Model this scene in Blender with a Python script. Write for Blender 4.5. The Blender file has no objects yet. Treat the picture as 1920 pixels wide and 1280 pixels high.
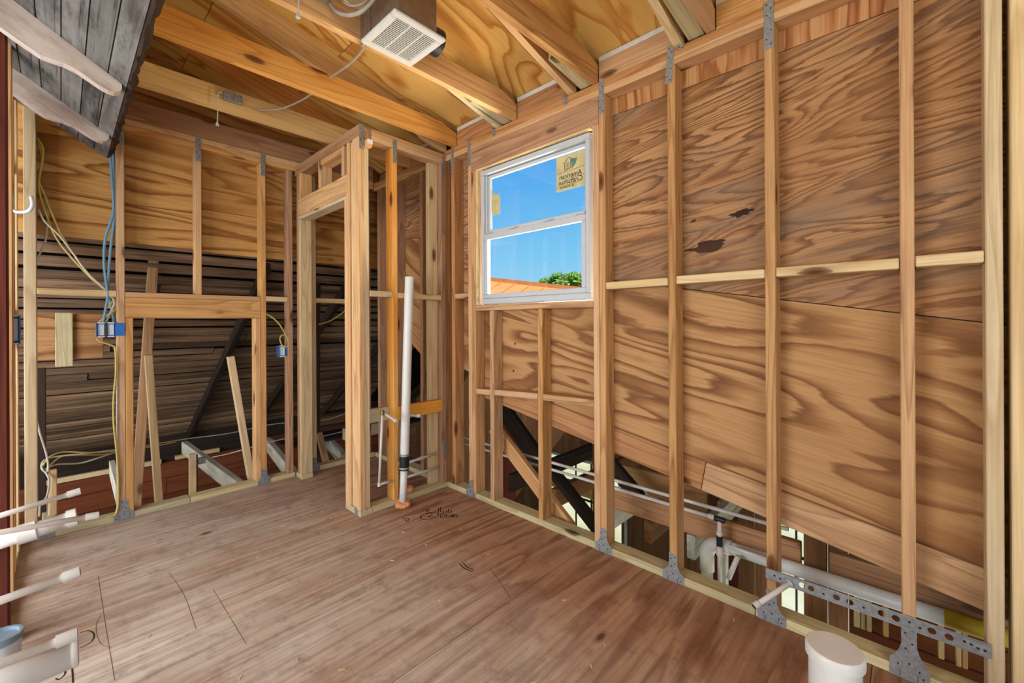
import bpy, bmesh, math, random
from mathutils import Vector, Matrix

random.seed(7)
SC = bpy.context.scene
COL = SC.collection

# ------------------------------------------------------------------ camera
CAM_H = 1.26
FPX, HX, HY = 797.0, 960.0, 603.8
ROLL, YAW = math.radians(0.28), math.radians(46.7)
_S, _C = math.sin(YAW), math.cos(YAW)
_F = Vector((_S, _C, 0)); _R = Vector((_C, -_S, 0)); _Z = Vector((0, 0, 1))
_rc = _R * math.cos(ROLL) - _Z * math.sin(ROLL)
_uc = _R * math.sin(ROLL) + _Z * math.cos(ROLL)
cam_data = bpy.data.cameras.new('camera'); cam = bpy.data.objects.new('camera', cam_data)
COL.objects.link(cam)
M = Matrix.Identity(4)
for i in range(3):
    M[i][0], M[i][1], M[i][2] = _rc[i], _uc[i], -_F[i]
M[2][3] = CAM_H
cam.matrix_world = M
cam_data.sensor_width = 36.0
cam_data.lens = FPX / 1920 * 36.0
cam_data.shift_y = -(640 - HY) / 1920
cam_data.clip_start = 0.02; cam_data.clip_end = 500
SC.camera = cam

# ------------------------------------------------------------------ colour + world + lights
def lin(c):
    out = []
    for v in c[:3]:
        v = v / 255.0
        out.append(v / 12.92 if v <= 0.04045 else ((v + 0.055) / 1.055) ** 2.4)
    return (*out, 1.0)

SC.view_settings.view_transform = 'Standard'
SC.view_settings.look = 'None'
SC.view_settings.exposure = -0.12
SC.view_settings.gamma = 1.0
SC.view_settings.use_curve_mapping = False
SC.cycles.max_bounces = 6; SC.cycles.diffuse_bounces = 3; SC.cycles.glossy_bounces = 2; SC.cycles.transmission_bounces = 6; SC.cycles.transparent_max_bounces = 6
SC.cycles.adaptive_threshold = 0.03; SC.cycles.caustics_reflective = False; SC.cycles.caustics_refractive = False

world = bpy.data.worlds.new('world'); SC.world = world; world.use_nodes = True
nt = world.node_tree; nt.nodes.clear()
wo = nt.nodes.new('ShaderNodeOutputWorld'); bg = nt.nodes.new('ShaderNodeBackground')
tc = nt.nodes.new('ShaderNodeTexCoord'); sp = nt.nodes.new('ShaderNodeSeparateXYZ')
rp = nt.nodes.new('ShaderNodeValToRGB')
nt.links.new(tc.outputs['Generated'], sp.inputs[0]); nt.links.new(sp.outputs['Z'], rp.inputs[0])
cr = rp.color_ramp
cr.elements[0].position = 0.0; cr.elements[0].color = lin((178, 226, 250))
cr.elements[1].position = 0.55; cr.elements[1].color = lin((70, 150, 235))
e = cr.elements.new(0.14); e.color = lin((132, 208, 250))
e = cr.elements.new(0.30); e.color = lin((92, 180, 246))
nz = nt.nodes.new('ShaderNodeTexNoise'); nz.inputs['Scale'].default_value = 5.0; nz.inputs['Detail'].default_value = 5
mp = nt.nodes.new('ShaderNodeMapping'); mp.inputs['Scale'].default_value = (1, 1, 2.6); mp.inputs['Location'].default_value = (0.35, 0.1, 0.2)
nt.links.new(tc.outputs['Generated'], mp.inputs[0]); nt.links.new(mp.outputs[0], nz.inputs['Vector'])
cm = nt.nodes.new('ShaderNodeValToRGB'); cm.color_ramp.elements[0].position = 0.60; cm.color_ramp.elements[1].position = 0.78
cm.color_ramp.elements[1].color = (0.7, 0.7, 0.7, 1)
nt.links.new(nz.outputs[0], cm.inputs[0])
mx = nt.nodes.new('ShaderNodeMix'); mx.data_type = 'RGBA'
nt.links.new(cm.outputs[0], mx.inputs[0]); nt.links.new(rp.outputs[0], mx.inputs[6]); mx.inputs[7].default_value = lin((238, 246, 252))
nt.links.new(mx.outputs[2], bg.inputs[0]); bg.inputs[1].default_value = 1.1
nt.links.new(bg.outputs[0], wo.inputs[0])

def sun(name, src, strength, color, angle=0.6):
    d = bpy.data.lights.new(name, 'SUN'); d.energy = strength; d.color = color; d.angle = math.radians(angle)
    o = bpy.data.objects.new(name, d); COL.objects.link(o)
    o.rotation_euler = Vector(src).to_track_quat('Z', 'Y').to_euler()
    return o

def area(name, loc, target, sx, sy, power, color):
    d = bpy.data.lights.new(name, 'AREA'); d.shape = 'RECTANGLE'; d.size = sx; d.size_y = sy
    d.energy = power; d.color = color
    o = bpy.data.objects.new(name, d); COL.objects.link(o); o.location = loc
    o.rotation_euler = (Vector(loc) - Vector(target)).to_track_quat('Z', 'Y').to_euler()
    return o

sun('sun', (-0.22, -0.60, 0.77), 4.8, (1.0, 0.94, 0.84))
# added soft fill lamp behind the camera, lifts the whole room evenly
area('entry_fill', (-0.75, -1.6, 1.75), (1.35, 2.0, 1.15), 2.2, 2.0, 52, (1.0, 0.97, 0.93))
# daylight from the open framing on the left
area('daylight_side', (-1.7, 2.0, 1.1), (1.5, 2.75, 1.0), 2.2, 1.6, 125, (0.93, 0.97, 1.0))
# sunlit low roof outside the window throws light up onto the ceiling
area('roof_bounce', (2.95, 1.72, 1.22), (1.1, 1.95, 2.85), 1.5, 0.7, 120, (1.0, 0.90, 0.66))
# daylight in the porch from its openings; added fill lamp in the attic
area('porch_daylight', (3.6, 0.4, -1.9), (2.4, 0.6, 0.2), 1.5, 2.5, 28, (1.0, 0.95, 0.85))
area('attic_fill', (-1.6, 5.0, 0.5), (1.6, 5.4, 0.5), 1.2, 1.2, 45, (1.0, 0.93, 0.85))

# ------------------------------------------------------------------ measuring: a pixel of the photograph to a point on a plane of the room
def _ray(px, py):
    dx, dy = px - HX, py - HY
    c, s = math.cos(ROLL), math.sin(ROLL)
    r = (dx * c - dy * s) / FPX; d = (dx * s + dy * c) / FPX
    return Vector((_S + r * _C, _C - r * _S, -d))
_O = Vector((0, 0, CAM_H))
def ax(px, py, X): v = _ray(px, py); return _O + v * (X / v.x)
def ay(px, py, Y): v = _ray(px, py); return _O + v * (Y / v.y)
def az(px, py, Z): v = _ray(px, py); return _O + v * ((Z - CAM_H) / v.z)

# ------------------------------------------------------------------ materials
def nodes_of(name):
    m = bpy.data.materials.new(name); m.use_nodes = True
    t = m.node_tree; b = t.nodes['Principled BSDF']
    return m, t, b

def _math(t, op, a, b=None, c=None):
    n = t.nodes.new('ShaderNodeMath'); n.operation = op
    for i, v in enumerate((a, b, c)):
        if v is None: continue
        if isinstance(v, (int, float)): n.inputs[i].default_value = v
        else: t.links.new(v, n.inputs[i])
    return n.outputs[0]

def _mixc(t, fac, a, b, mode='MIX'):
    n = t.nodes.new('ShaderNodeMix'); n.data_type = 'RGBA'; n.blend_type = mode
    for s, v in ((0, fac), (6, a), (7, b)):
        if isinstance(v, (int, float)): n.inputs[s].default_value = v
        elif isinstance(v, tuple): n.inputs[s].default_value = v
        else: t.links.new(v, n.inputs[s])
    return n.outputs[2]

def _map(t, vec, scale, loc=(0, 0, 0)):
    n = t.nodes.new('ShaderNodeMapping'); n.inputs['Scale'].default_value = scale; n.inputs['Location'].default_value = loc
    t.links.new(vec, n.inputs[0]); return n.outputs[0]

def _noise(t, vec, scale=1.0, detail=3.0, rough=0.5, dist=0.0):
    n = t.nodes.new('ShaderNodeTexNoise'); t.links.new(vec, n.inputs['Vector'])
    n.inputs['Scale'].default_value = scale; n.inputs['Detail'].default_value = detail
    n.inputs['Roughness'].default_value = rough; n.inputs['Distortion'].default_value = dist
    return n.outputs[0]

def _ramp(t, fac, stops, interp='LINEAR'):
    n = t.nodes.new('ShaderNodeValToRGB'); r = n.color_ramp; r.interpolation = interp
    r.elements[0].position, r.elements[0].color = stops[0]
    r.elements[1].position, r.elements[1].color = stops[-1]
    for p, c in stops[1:-1]:
        e = r.elements.new(p); e.color = c
    t.links.new(fac, n.inputs[0]); return n.outputs[0]

def _g(v): return (v, v, v, 1)

def _objvec(t):
    tc = t.nodes.new('ShaderNodeTexCoord'); oi = t.nodes.new('ShaderNodeObjectInfo')
    cb = t.nodes.new('ShaderNodeCombineXYZ')
    for i, k in enumerate((37.0, 61.0, 23.0)):
        t.links.new(_math(t, 'MULTIPLY', oi.outputs['Random'], k), cb.inputs[i])
    ad = t.nodes.new('ShaderNodeVectorMath'); ad.operation = 'ADD'
    t.links.new(tc.outputs['Object'], ad.inputs[0]); t.links.new(cb.outputs[0], ad.inputs[1])
    return ad.outputs[0], oi.outputs['Random'], tc.outputs['Object']

def lumber(name, light, dark, knot=(92, 50, 28), rings=9.0, knots=0.5, var=0.22, rough=0.72, dirt=0.25, warm=None):
    """sawn softwood, grain along the local x axis of the board"""
    m, t, b = nodes_of(name)
    v, rnd, raw = _objvec(t)
    n1 = _noise(t, _map(t, v, (0.55, 9, 9)), 1.0, 1.5, 0.4, 0.3)
    band = _math(t, 'FRACT', _math(t, 'MULTIPLY', n1, rings))
    band = _ramp(t, band, [(0.0, _g(0.0)), (0.62, _g(0.35)), (0.90, _g(1.0)), (1.0, _g(0.0))])
    fib = _noise(t, _map(t, v, (3, 130, 130)), 1.0, 3, 0.65)
    fac = _math(t, 'ADD', _math(t, 'MULTIPLY', band, 0.58), _math(t, 'MULTIPLY', _ramp(t, fib, [(0.35, _g(0)), (0.68, _g(1))]), 0.42))
    col = _mixc(t, fac, lin(light), lin(dark))
    if warm:
        w = _noise(t, _map(t, v, (1.1, 3, 3)), 1.0, 2)
        col = _mixc(t, _ramp(t, w, [(0.45, _g(0)), (0.62, _g(0.5))]), col, _mixc(t, fac, lin(warm), lin(dark)))
    # dark grime
    gr = _noise(t, _map(t, v, (2.2, 7, 7)), 1.0, 5, 0.65)
    col = _mixc(t, _math(t, 'MULTIPLY', _ramp(t, gr, [(0.50, _g(0)), (0.75, _g(1))]), dirt), col, lin(knot))
    # knots
    vo = t.nodes.new('ShaderNodeTexVoronoi'); vo.inputs['Scale'].default_value = 1.0
    t.links.new(_map(t, v, (2.6, 7.5, 7.5)), vo.inputs['Vector'])
    pick = t.nodes.new('ShaderNodeSeparateColor'); t.links.new(vo.outputs['Color'], pick.inputs[0])
    on = _math(t, 'LESS_THAN', pick.outputs[0], knots)
    kd = _math(t, 'ADD', vo.outputs['Distance'], _math(t, 'MULTIPLY', _math(t, 'SUBTRACT', fib, 0.5), 0.10))
    kf = _math(t, 'MULTIPLY', _ramp(t, kd, [(0.05, _g(1)), (0.13, _g(0.75)), (0.16, _g(0.15)), (0.26, _g(0))]), on)
    col = _mixc(t, kf, col, lin(knot))
    # board to board variation
    hs = t.nodes.new('ShaderNodeHueSaturation'); t.links.new(col, hs.inputs['Color'])
    t.links.new(_math(t, 'ADD', _math(t, 'MULTIPLY', rnd, var), 1.0 - var * 0.5), hs.inputs['Value'])
    t.links.new(_math(t, 'ADD', _math(t, 'MULTIPLY', _math(t, 'FRACT', _math(t, 'MULTIPLY', rnd, 7.3)), 0.24), 0.86), hs.inputs['Saturation'])
    t.links.new(hs.outputs[0], b.inputs['Base Color'])
    b.inputs['Roughness'].default_value = rough
    b.inputs['Specular IOR Level'].default_value = 0.25
    return m

def plywood(name, light, mid, dark, bands=8.0, sx=0.55, sy=3.6, grey=None, greyamt=0.0, knot=(88, 48, 28), dist=0.5, streak=0.35, rough=0.7, speck=0.5):
    """rotary cut veneer: contour bands of a stretched field, grain along local x"""
    m, t, b = nodes_of(name)
    v, rnd, raw = _objvec(t)
    n1 = _noise(t, _map(t, v, (sx, sy, sy)), 1.0, 2.2, 0.42, dist)
    fine = _noise(t, _map(t, v, (10, 75, 75)), 1.0, 3, 0.6)
    n1 = _math(t, 'ADD', n1, _math(t, 'MULTIPLY', _math(t, 'SUBTRACT', fine, 0.5), 0.035))
    band = _math(t, 'FRACT', _math(t, 'MULTIPLY', n1, bands))
    bandc = _ramp(t, band, [(0.0, lin(light)), (0.42, lin(light)), (0.66, lin(mid)), (0.88, lin(dark)), (0.95, lin(mid)), (1.0, lin(light))])
    st = _noise(t, _map(t, v, (2.2, 110, 110)), 1.0, 4, 0.65)
    col = _mixc(t, _math(t, 'MULTIPLY', _ramp(t, st, [(0.45, _g(0)), (0.62, _g(1))]), streak), bandc, lin(dark))
    ti = _noise(t, _map(t, v, (0.9, 2.4, 2.4)), 1.0, 3, 0.5)
    col = _mixc(t, _math(t, 'MULTIPLY', _ramp(t, ti, [(0.42, _g(0)), (0.66, _g(1))]), 0.45), col, lin(mid))
    if grey:
        gn = _noise(t, _map(t, v, (0.8, 5.0, 5.0), (3.1, 1.7, 0)), 1.0, 4, 0.6)
        col = _mixc(t, _math(t, 'MULTIPLY', _ramp(t, gn, [(0.50, _g(0)), (0.68, _g(1))]), greyamt), col, lin(grey))
    vo = t.nodes.new('ShaderNodeTexVoronoi'); vo.inputs['Scale'].default_value = 1.0
    t.links.new(_map(t, v, (2.4, 7.0, 7.0)), vo.inputs['Vector'])
    pick = t.nodes.new('ShaderNodeSeparateColor'); t.links.new(vo.outputs['Color'], pick.inputs[0])
    on = _math(t, 'LESS_THAN', pick.outputs[0], 0.30)
    kd = _math(t, 'ADD', vo.outputs['Distance'], _math(t, 'MULTIPLY', _math(t, 'SUBTRACT', fine, 0.5), 0.12))
    kf = _math(t, 'MULTIPLY', _math(t, 'MULTIPLY', _ramp(t, kd, [(0.02, _g(1)), (0.055, _g(0.6)), (0.12, _g(0))]), on), speck)
    col = _mixc(t, kf, col, lin(knot))
    hs = t.nodes.new('ShaderNodeHueSaturation'); t.links.new(col, hs.inputs['Color'])
    t.links.new(_math(t, 'ADD', _math(t, 'MULTIPLY', rnd, 0.10), 0.95), hs.inputs['Value'])
    t.links.new(hs.outputs[0], b.inputs['Base Color'])
    b.inputs['Roughness'].default_value = rough
    b.inputs['Specular IOR Level'].default_value = 0.22
    return m

def weathered(name, a, bcol, crack=(25, 20, 18), sx=1.5, sy=30, paint=None, paintamt=0.5, rough=0.85, var=0.4):
    m, t, b = nodes_of(name)
    v, rnd, raw = _objvec(t)
    n1 = _noise(t, _map(t, v, (sx, sy, sy)), 1.0, 5, 0.65)
    col = _mixc(t, _ramp(t, n1, [(0.3, _g(0)), (0.7, _g(1))]), lin(a), lin(bcol))
    n2 = _noise(t, _map(t, v, (3, 9, 9)), 1.0, 5, 0.7)
    if paint:
        col = _mixc(t, _math(t, 'MULTIPLY', _ramp(t, n2, [(0.42, _g(0)), (0.56, _g(1))]), paintamt), col, lin(paint))
    n3 = _noise(t, _map(t, v, (1.2, 45, 45), (5, 2, 1)), 1.0, 4, 0.7)
    col = _mixc(t, _ramp(t, n3, [(0.58, _g(0)), (0.70, _g(0.9))]), col, lin(crack))
    hs = t.nodes.new('ShaderNodeHueSaturation'); t.links.new(col, hs.inputs['Color'])
    t.links.new(_math(t, 'ADD', _math(t, 'MULTIPLY', rnd, var), 1.0 - var / 2), hs.inputs['Value'])
    t.links.new(hs.outputs[0], b.inputs['Base Color']); b.inputs['Roughness'].default_value = rough
    b.inputs['Specular IOR Level'].default_value = 0.15
    bp = t.nodes.new('ShaderNodeBump'); bp.inputs['Strength'].default_value = 0.5; bp.inputs['Distance'].default_value = 0.003
    t.links.new(n1, bp.inputs['Height']); t.links.new(bp.outputs[0], b.inputs['Normal'])
    return m

def plain(name, col, rough=0.5, metal=0.0, noise=0.06, scale=30.0, spec=0.4, col2=None):
    m, t, b = nodes_of(name)
    tc = t.nodes.new('ShaderNodeTexCoord')
    n = _noise(t, tc.outputs['Object'], scale, 4, 0.6)
    c2 = lin(col2) if col2 else tuple(x * (1 - noise * 3) for x in lin(col)[:3]) + (1,)
    t.links.new(_mixc(t, _ramp(t, n, [(0.35, _g(0)), (0.7, _g(1))]), lin(col), c2), b.inputs['Base Color'])
    b.inputs['Roughness'].default_value = rough; b.inputs['Metallic'].default_value = metal
    b.inputs['Specular IOR Level'].default_value = spec
    return m

MT = {}
MT['stud'] = lumber('stud_pine', (210, 164, 116), (152, 104, 64))
MT['stud_red'] = lumber('stud_red_pine', (190, 140, 98), (136, 90, 58))
MT['stud_light'] = lumber('stud_pale_pine', (226, 200, 156), (190, 154, 106), knots=0.4, dirt=0.2)
MT['stud_warm'] = lumber('stud_warm_pine', (222, 178, 126), (180, 126, 78), knots=0.45)
MT['joist'] = lumber('joist_orange_pine', (234, 180, 110), (200, 126, 60), rings=12, warm=(222, 146, 72), knots=0.5, dirt=0.12)
MT['joist_pale'] = lumber('joist_pale_pine', (232, 192, 126), (196, 146, 84), rings=11, knots=0.45, dirt=0.15)
MT['treated'] = lumber('treated_pine', (208, 194, 156), (166, 148, 108), rings=12, knots=0.3, dirt=0.3, knot=(70, 55, 35))
MT['ply_wall'] = plywood('wall_plywood', (188, 142, 94), (156, 108, 66), (114, 74, 44), bands=9.0, sx=0.55, sy=3.4, streak=0.3)
MT['ply_wall_up'] = plywood('wall_plywood_weathered', (186, 138, 94), (150, 102, 64), (100, 66, 42), bands=24.0, sx=0.6, sy=3.8, streak=0.5, grey=(112, 96, 84), greyamt=0.55)
MT['ply_strip'] = plywood('strip_plywood', (198, 146, 98), (176, 116, 70), (136, 80, 44), bands=6.0, sx=0.9, sy=7)
MT['ply_back'] = plywood('back_plywood', (200, 152, 90), (170, 118, 60), (122, 78, 40), bands=8.0, sx=0.5, sy=4.4, dist=0.4)
MT['ply_roof'] = plywood('roof_plywood', (226, 184, 108), (208, 152, 76), (168, 104, 44), bands=9.0, sx=0.7, sy=3.0, dist=0.9, streak=0.2, speck=0.35)
MT['old_slat'] = weathered('old_roof_slat', (150, 120, 96), (88, 68, 54), crack=(20, 15, 13), var=1.0)
MT['old_dark'] = weathered('old_dark_timber', (66, 50, 42), (38, 30, 28))
MT['old_black'] = weathered('old_black_shingle', (22, 17, 15), (14, 11, 10))
MT['old_red'] = weathered('old_red_post', (110, 52, 40), (70, 34, 28), crack=(30, 16, 14))
MT['old_grey'] = weathered('weathered_soffit', (104, 97, 94), (56, 51, 50), crack=(20, 18, 18), paint=(138, 136, 132), paintamt=0.35)
MT['old_tail'] = weathered('flaking_painted_tail', (190, 170, 160), (150, 128, 120), crack=(88, 66, 60), sx=3, sy=14, paint=(200, 186, 178), paintamt=0.7)
MT['red_board'] = weathered('red_tongue_board', (128, 70, 42), (98, 50, 30), crack=(52, 26, 18), sx=0.8, sy=18, rough=0.6)
MT['old_white'] = weathered('old_white_paint', (206, 202, 190), (160, 156, 146), crack=(92, 84, 76), sx=1.2, sy=12, paint=(220, 218, 208), paintamt=0.6)
MT['brown_board'] = weathered('brown_board', (134, 94, 62), (104, 70, 46), crack=(62, 42, 30), sx=1.0, sy=16)
MT['pvc'] = plain('white_pvc', (218, 215, 210), 0.35, noise=0.03, scale=14)
MT['cpvc'] = plain('cream_cpvc', (212, 203, 196), 0.4, noise=0.04, scale=20)
MT['black'] = plain('black_rubber', (26, 26, 28), 0.5)
MT['galv'] = plain('galvanised_steel', (168, 170, 172), 0.45, metal=0.55, noise=0.12, scale=60)
MT['steel_hole'] = plain('dark_hole', (40, 36, 34), 0.8)
MT['vinyl'] = plain('white_vinyl', (190, 193, 199), 0.35, noise=0.02)
MT['fanwhite'] = plain('fan_white_plastic', (208, 206, 204), 0.4, noise=0.02)
MT['fanbox'] = plain('fan_grey_steel', (150, 132, 118), 0.42, metal=0.6, noise=0.08)
MT['duct'] = plain('dark_duct_plastic', (44, 46, 50), 0.4)
MT['blue'] = plain('blue_box_plastic', (38, 110, 200), 0.4)
MT['boxface'] = plain('white_box_face', (216, 226, 240), 0.5)
MT['c_yellow'] = plain('yellow_cable', (206, 184, 96), 0.45)
MT['c_white'] = plain('white_cable', (206, 204, 196), 0.45)
MT['c_blue'] = plain('blue_cable', (112, 156, 188), 0.45)
MT['c_grey'] = plain('grey_cable', (170, 162, 150), 0.4)
MT['foam'] = plain('orange_foam', (226, 152, 96), 0.75, noise=0.1, scale=40)
MT['ink'] = plain('black_marker', (34, 26, 24), 0.8)
MT['stain'] = weathered('dark_rot', (52, 36, 30), (78, 52, 38))
MT['white_gap'] = plain('pale_sealant', (214, 208, 204), 0.8)
MT['tape'] = plain('yellow_tape', (196, 168, 40), 0.5)
MT['tag'] = plain('white_tag', (232, 236, 240), 0.6)

# dusty floor plywood with its own pattern and painted light falloff
def floor_mat():
    m, t, b = nodes_of('floor_plywood')
    v, rnd, raw = _objvec(t)
    n1 = _noise(t, _map(t, v, (0.5, 3.0, 1)), 1.0, 2.5, 0.45, 0.4)
    fine = _noise(t, _map(t, v, (7, 70, 1)), 1.0, 2)
    band = _math(t, 'FRACT', _math(t, 'MULTIPLY', _math(t, 'ADD', n1, _math(t, 'MULTIPLY', fine, 0.03)), 9.0))
    col = _ramp(t, band, [(0, lin((182, 144, 114))), (0.45, lin((176, 134, 106))), (0.86, lin((138, 98, 74))), (1, lin((176, 134, 106)))])
    st = _ramp(t, _noise(t, _map(t, v, (1.4, 42, 1)), 1.0, 5, 0.72), [(0.36, _g(0)), (0.66, _g(1))])
    col = _mixc(t, _math(t, 'MULTIPLY', st, 0.5), col, lin((112, 70, 48)))
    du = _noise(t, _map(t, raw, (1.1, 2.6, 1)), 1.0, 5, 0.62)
    # dusty tread with painted light falloff: pale left of centre, darker towards right
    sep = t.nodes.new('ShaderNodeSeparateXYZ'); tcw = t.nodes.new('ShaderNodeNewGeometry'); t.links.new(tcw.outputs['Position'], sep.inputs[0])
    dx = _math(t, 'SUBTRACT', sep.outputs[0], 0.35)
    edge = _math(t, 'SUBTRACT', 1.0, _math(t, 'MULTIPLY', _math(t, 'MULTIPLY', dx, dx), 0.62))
    dust_light = _math(t, 'MULTIPLY', _ramp(t, du, [(0.28, _g(0.25)), (0.56, _g(1))]), _math(t, 'MAXIMUM', edge, 0.0))
    col = _mixc(t, _math(t, 'MULTIPLY', dust_light, 0.9), col, _mixc(t, st, lin((218, 206, 194)), lin((172, 154, 140))))
    gr = _noise(t, _map(t, raw, (9, 9, 1)), 1.0, 6, 0.7)
    col = _mixc(t, _math(t, 'MULTIPLY', _ramp(t, gr, [(0.50, _g(0)), (0.70, _g(1))]), 0.45), col, lin((92, 66, 52)))
    vo = t.nodes.new('ShaderNodeTexVoronoi'); vo.inputs['Scale'].default_value = 1.0
    t.links.new(_map(t, v, (2.6, 5.5, 1)), vo.inputs['Vector'])
    pick = t.nodes.new('ShaderNodeSeparateColor'); t.links.new(vo.outputs['Color'], pick.inputs[0])
    on = _math(t, 'LESS_THAN', pick.outputs[0], 0.22)
    kd = _math(t, 'ADD', vo.outputs['Distance'], _math(t, 'MULTIPLY', _math(t, 'SUBTRACT', gr, 0.5), 0.06))
    kf = _math(t, 'MULTIPLY', _ramp(t, kd, [(0.05, _g(0.85)), (0.08, _g(0.4)), (0.14, _g(0))]), on)
    col = _mixc(t, kf, col, lin((78, 46, 34)))
    t.links.new(col, b.inputs['Base Color']); b.inputs['Roughness'].default_value = 0.62
    b.inputs['Specular IOR Level'].default_value = 0.25
    return m
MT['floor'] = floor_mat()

gm = bpy.data.materials.new('window_glass'); gm.use_nodes = True
gt_ = gm.node_tree; gt_.nodes.clear()
go = gt_.nodes.new('ShaderNodeOutputMaterial'); gx = gt_.nodes.new('ShaderNodeMixShader')
gtr = gt_.nodes.new('ShaderNodeBsdfTransparent'); ggl = gt_.nodes.new('ShaderNodeBsdfGlossy'); ggl.inputs['Roughness'].default_value = 0.02
gx.inputs[0].default_value = 0.04
gt_.links.new(gtr.outputs[0], gx.inputs[1]); gt_.links.new(ggl.outputs[0], gx.inputs[2]); gt_.links.new(gx.outputs[0], go.inputs[0])
MT['glass'] = gm

# ------------------------------------------------------------------ builders
AX = {'x': Vector((1, 0, 0)), 'y': Vector((0, 1, 0)), 'z': Vector((0, 0, 1))}

def empty(name, label=None, cat=None, kind=None, group=None, loc=(0, 0, 0)):
    o = bpy.data.objects.new(name, None); COL.objects.link(o); o.location = loc; o.empty_display_size = 0.1
    return tag(o, label, cat, kind, group)

def tag(o, label=None, cat=None, kind=None, group=None):
    if label: o['label'] = label
    if cat: o['category'] = cat
    if kind: o['kind'] = kind
    if group: o['group'] = group
    return o

def place(o, M4, parent):
    COL.objects.link(o)
    if parent is not None:
        o.parent = parent
        P = Matrix.Identity(4); q = parent
        chain = []
        while q is not None: chain.append(q); q = q.parent
        for q in reversed(chain): P = P @ q.matrix_basis
        o.matrix_basis = P.inverted() @ M4
    else:
        o.matrix_basis = M4
    return o

def frame(lx, lz):
    lx = Vector(lx).normalized(); lz = Vector(lz); lz = (lz - lx * lz.dot(lx)).normalized(); ly = lz.cross(lx)
    R = Matrix((lx, ly, lz)).transposed()
    return R

_boxcache = {}
def boxmesh(l, w, d, bev, mat):
    key = (round(l, 4), round(w, 4), round(d, 4), bev, mat.name)
    if key in _boxcache: return _boxcache[key]
    bm = bmesh.new(); bmesh.ops.create_cube(bm, size=1.0)
    for vv in bm.verts: vv.co = Vector((vv.co.x * l, vv.co.y * w, vv.co.z * d))
    if bev > 0:
        bmesh.ops.bevel(bm, geom=list(bm.edges), offset=min(bev, 0.3 * min(l, w, d)), segments=1, affect='EDGES')
    me = bpy.data.meshes.new('board'); bm.to_mesh(me); bm.free(); me.materials.append(mat)
    _boxcache[key] = me
    return me

def box(name, parent, mat, xr, yr, zr, axis=None, bev=0.003):
    """axis aligned member; its grain runs along its longest side unless an axis is given"""
    lo = Vector((min(xr), min(yr), min(zr))); hi = Vector((max(xr), max(yr), max(zr))); d = hi - lo
    if axis is None: axis = 'xyz'[max(range(3), key=lambda i: d[i])]
    if axis == 'x': R = frame((1, 0, 0), (0, 0, 1)); dims = (d.x, d.y, d.z)
    elif axis == 'y': R = frame((0, 1, 0), (0, 0, 1)); dims = (d.y, d.x, d.z)
    else: R = frame((0, 0, 1), (1, 0, 0)); dims = (d.z, d.y, d.x)
    o = bpy.data.objects.new(name, boxmesh(*dims, bev, mat))
    return place(o, Matrix.Translation((lo + hi) / 2) @ R.to_4x4(), parent)

def bar(name, parent, mat, p0, p1, w, d, up=(0, 0, 1), bev=0.003):
    """member between two points: w across, d along 'up'"""
    p0, p1 = Vector(p0), Vector(p1)
    R = frame(p1 - p0, up)
    o = bpy.data.objects.new(name, boxmesh((p1 - p0).length, w, d, bev, mat))
    return place(o, Matrix.Translation((p0 + p1) / 2) @ R.to_4x4(), parent)

def prism(name, parent, mat, pts, n, thick, grain, smooth=False):
    """polygon of world points (planar) pushed along n by thick; grain = direction of the local x axis"""
    pts = [Vector(p) for p in pts]; n = Vector(n).normalized()
    c = sum(pts, Vector()) / len(pts)
    R = frame(grain, n); M4 = Matrix.Translation(c) @ R.to_4x4(); I = M4.inverted()
    k = len(pts)
    vs = [I @ p for p in pts] + [I @ (p + n * thick) for p in pts]
    nrm = Vector()
    for i in range(k):
        a, b2 = pts[i] - c, pts[(i + 1) % k] - c; nrm += a.cross(b2)
    idx = list(range(k))
    if nrm.dot(n) > 0: idx.reverse()
    fs = [tuple(idx)]
    fs.append(tuple(i + k for i in reversed(idx)))
    for i in range(k):
        a, b2 = idx[i], idx[(i + 1) % k]
        fs.append((b2, a, a + k, b2 + k))
    me = bpy.data.meshes.new(name); me.from_pydata([tuple(v) for v in vs], [], fs); me.update()
    me.materials.append(mat)
    o = bpy.data.objects.new(name, me)
    return place(o, M4, parent)

def smooth_path(pts, n=6):
    pts = [Vector(p) for p in pts]
    if len(pts) < 3: return pts
    P = [pts[0] * 2 - pts[1]] + pts + [pts[-1] * 2 - pts[-2]]
    out = []
    for i in range(1, len(P) - 2):
        a, b2, c, d = P[i - 1], P[i], P[i + 1], P[i + 2]
        for k in range(n):
            u = k / n
            out.append(0.5 * ((2 * b2) + (c - a) * u + (2 * a - 5 * b2 + 4 * c - d) * u * u + (3 * b2 - a - 3 * c + d) * u ** 3))
    out.append(pts[-1]); return out

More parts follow.
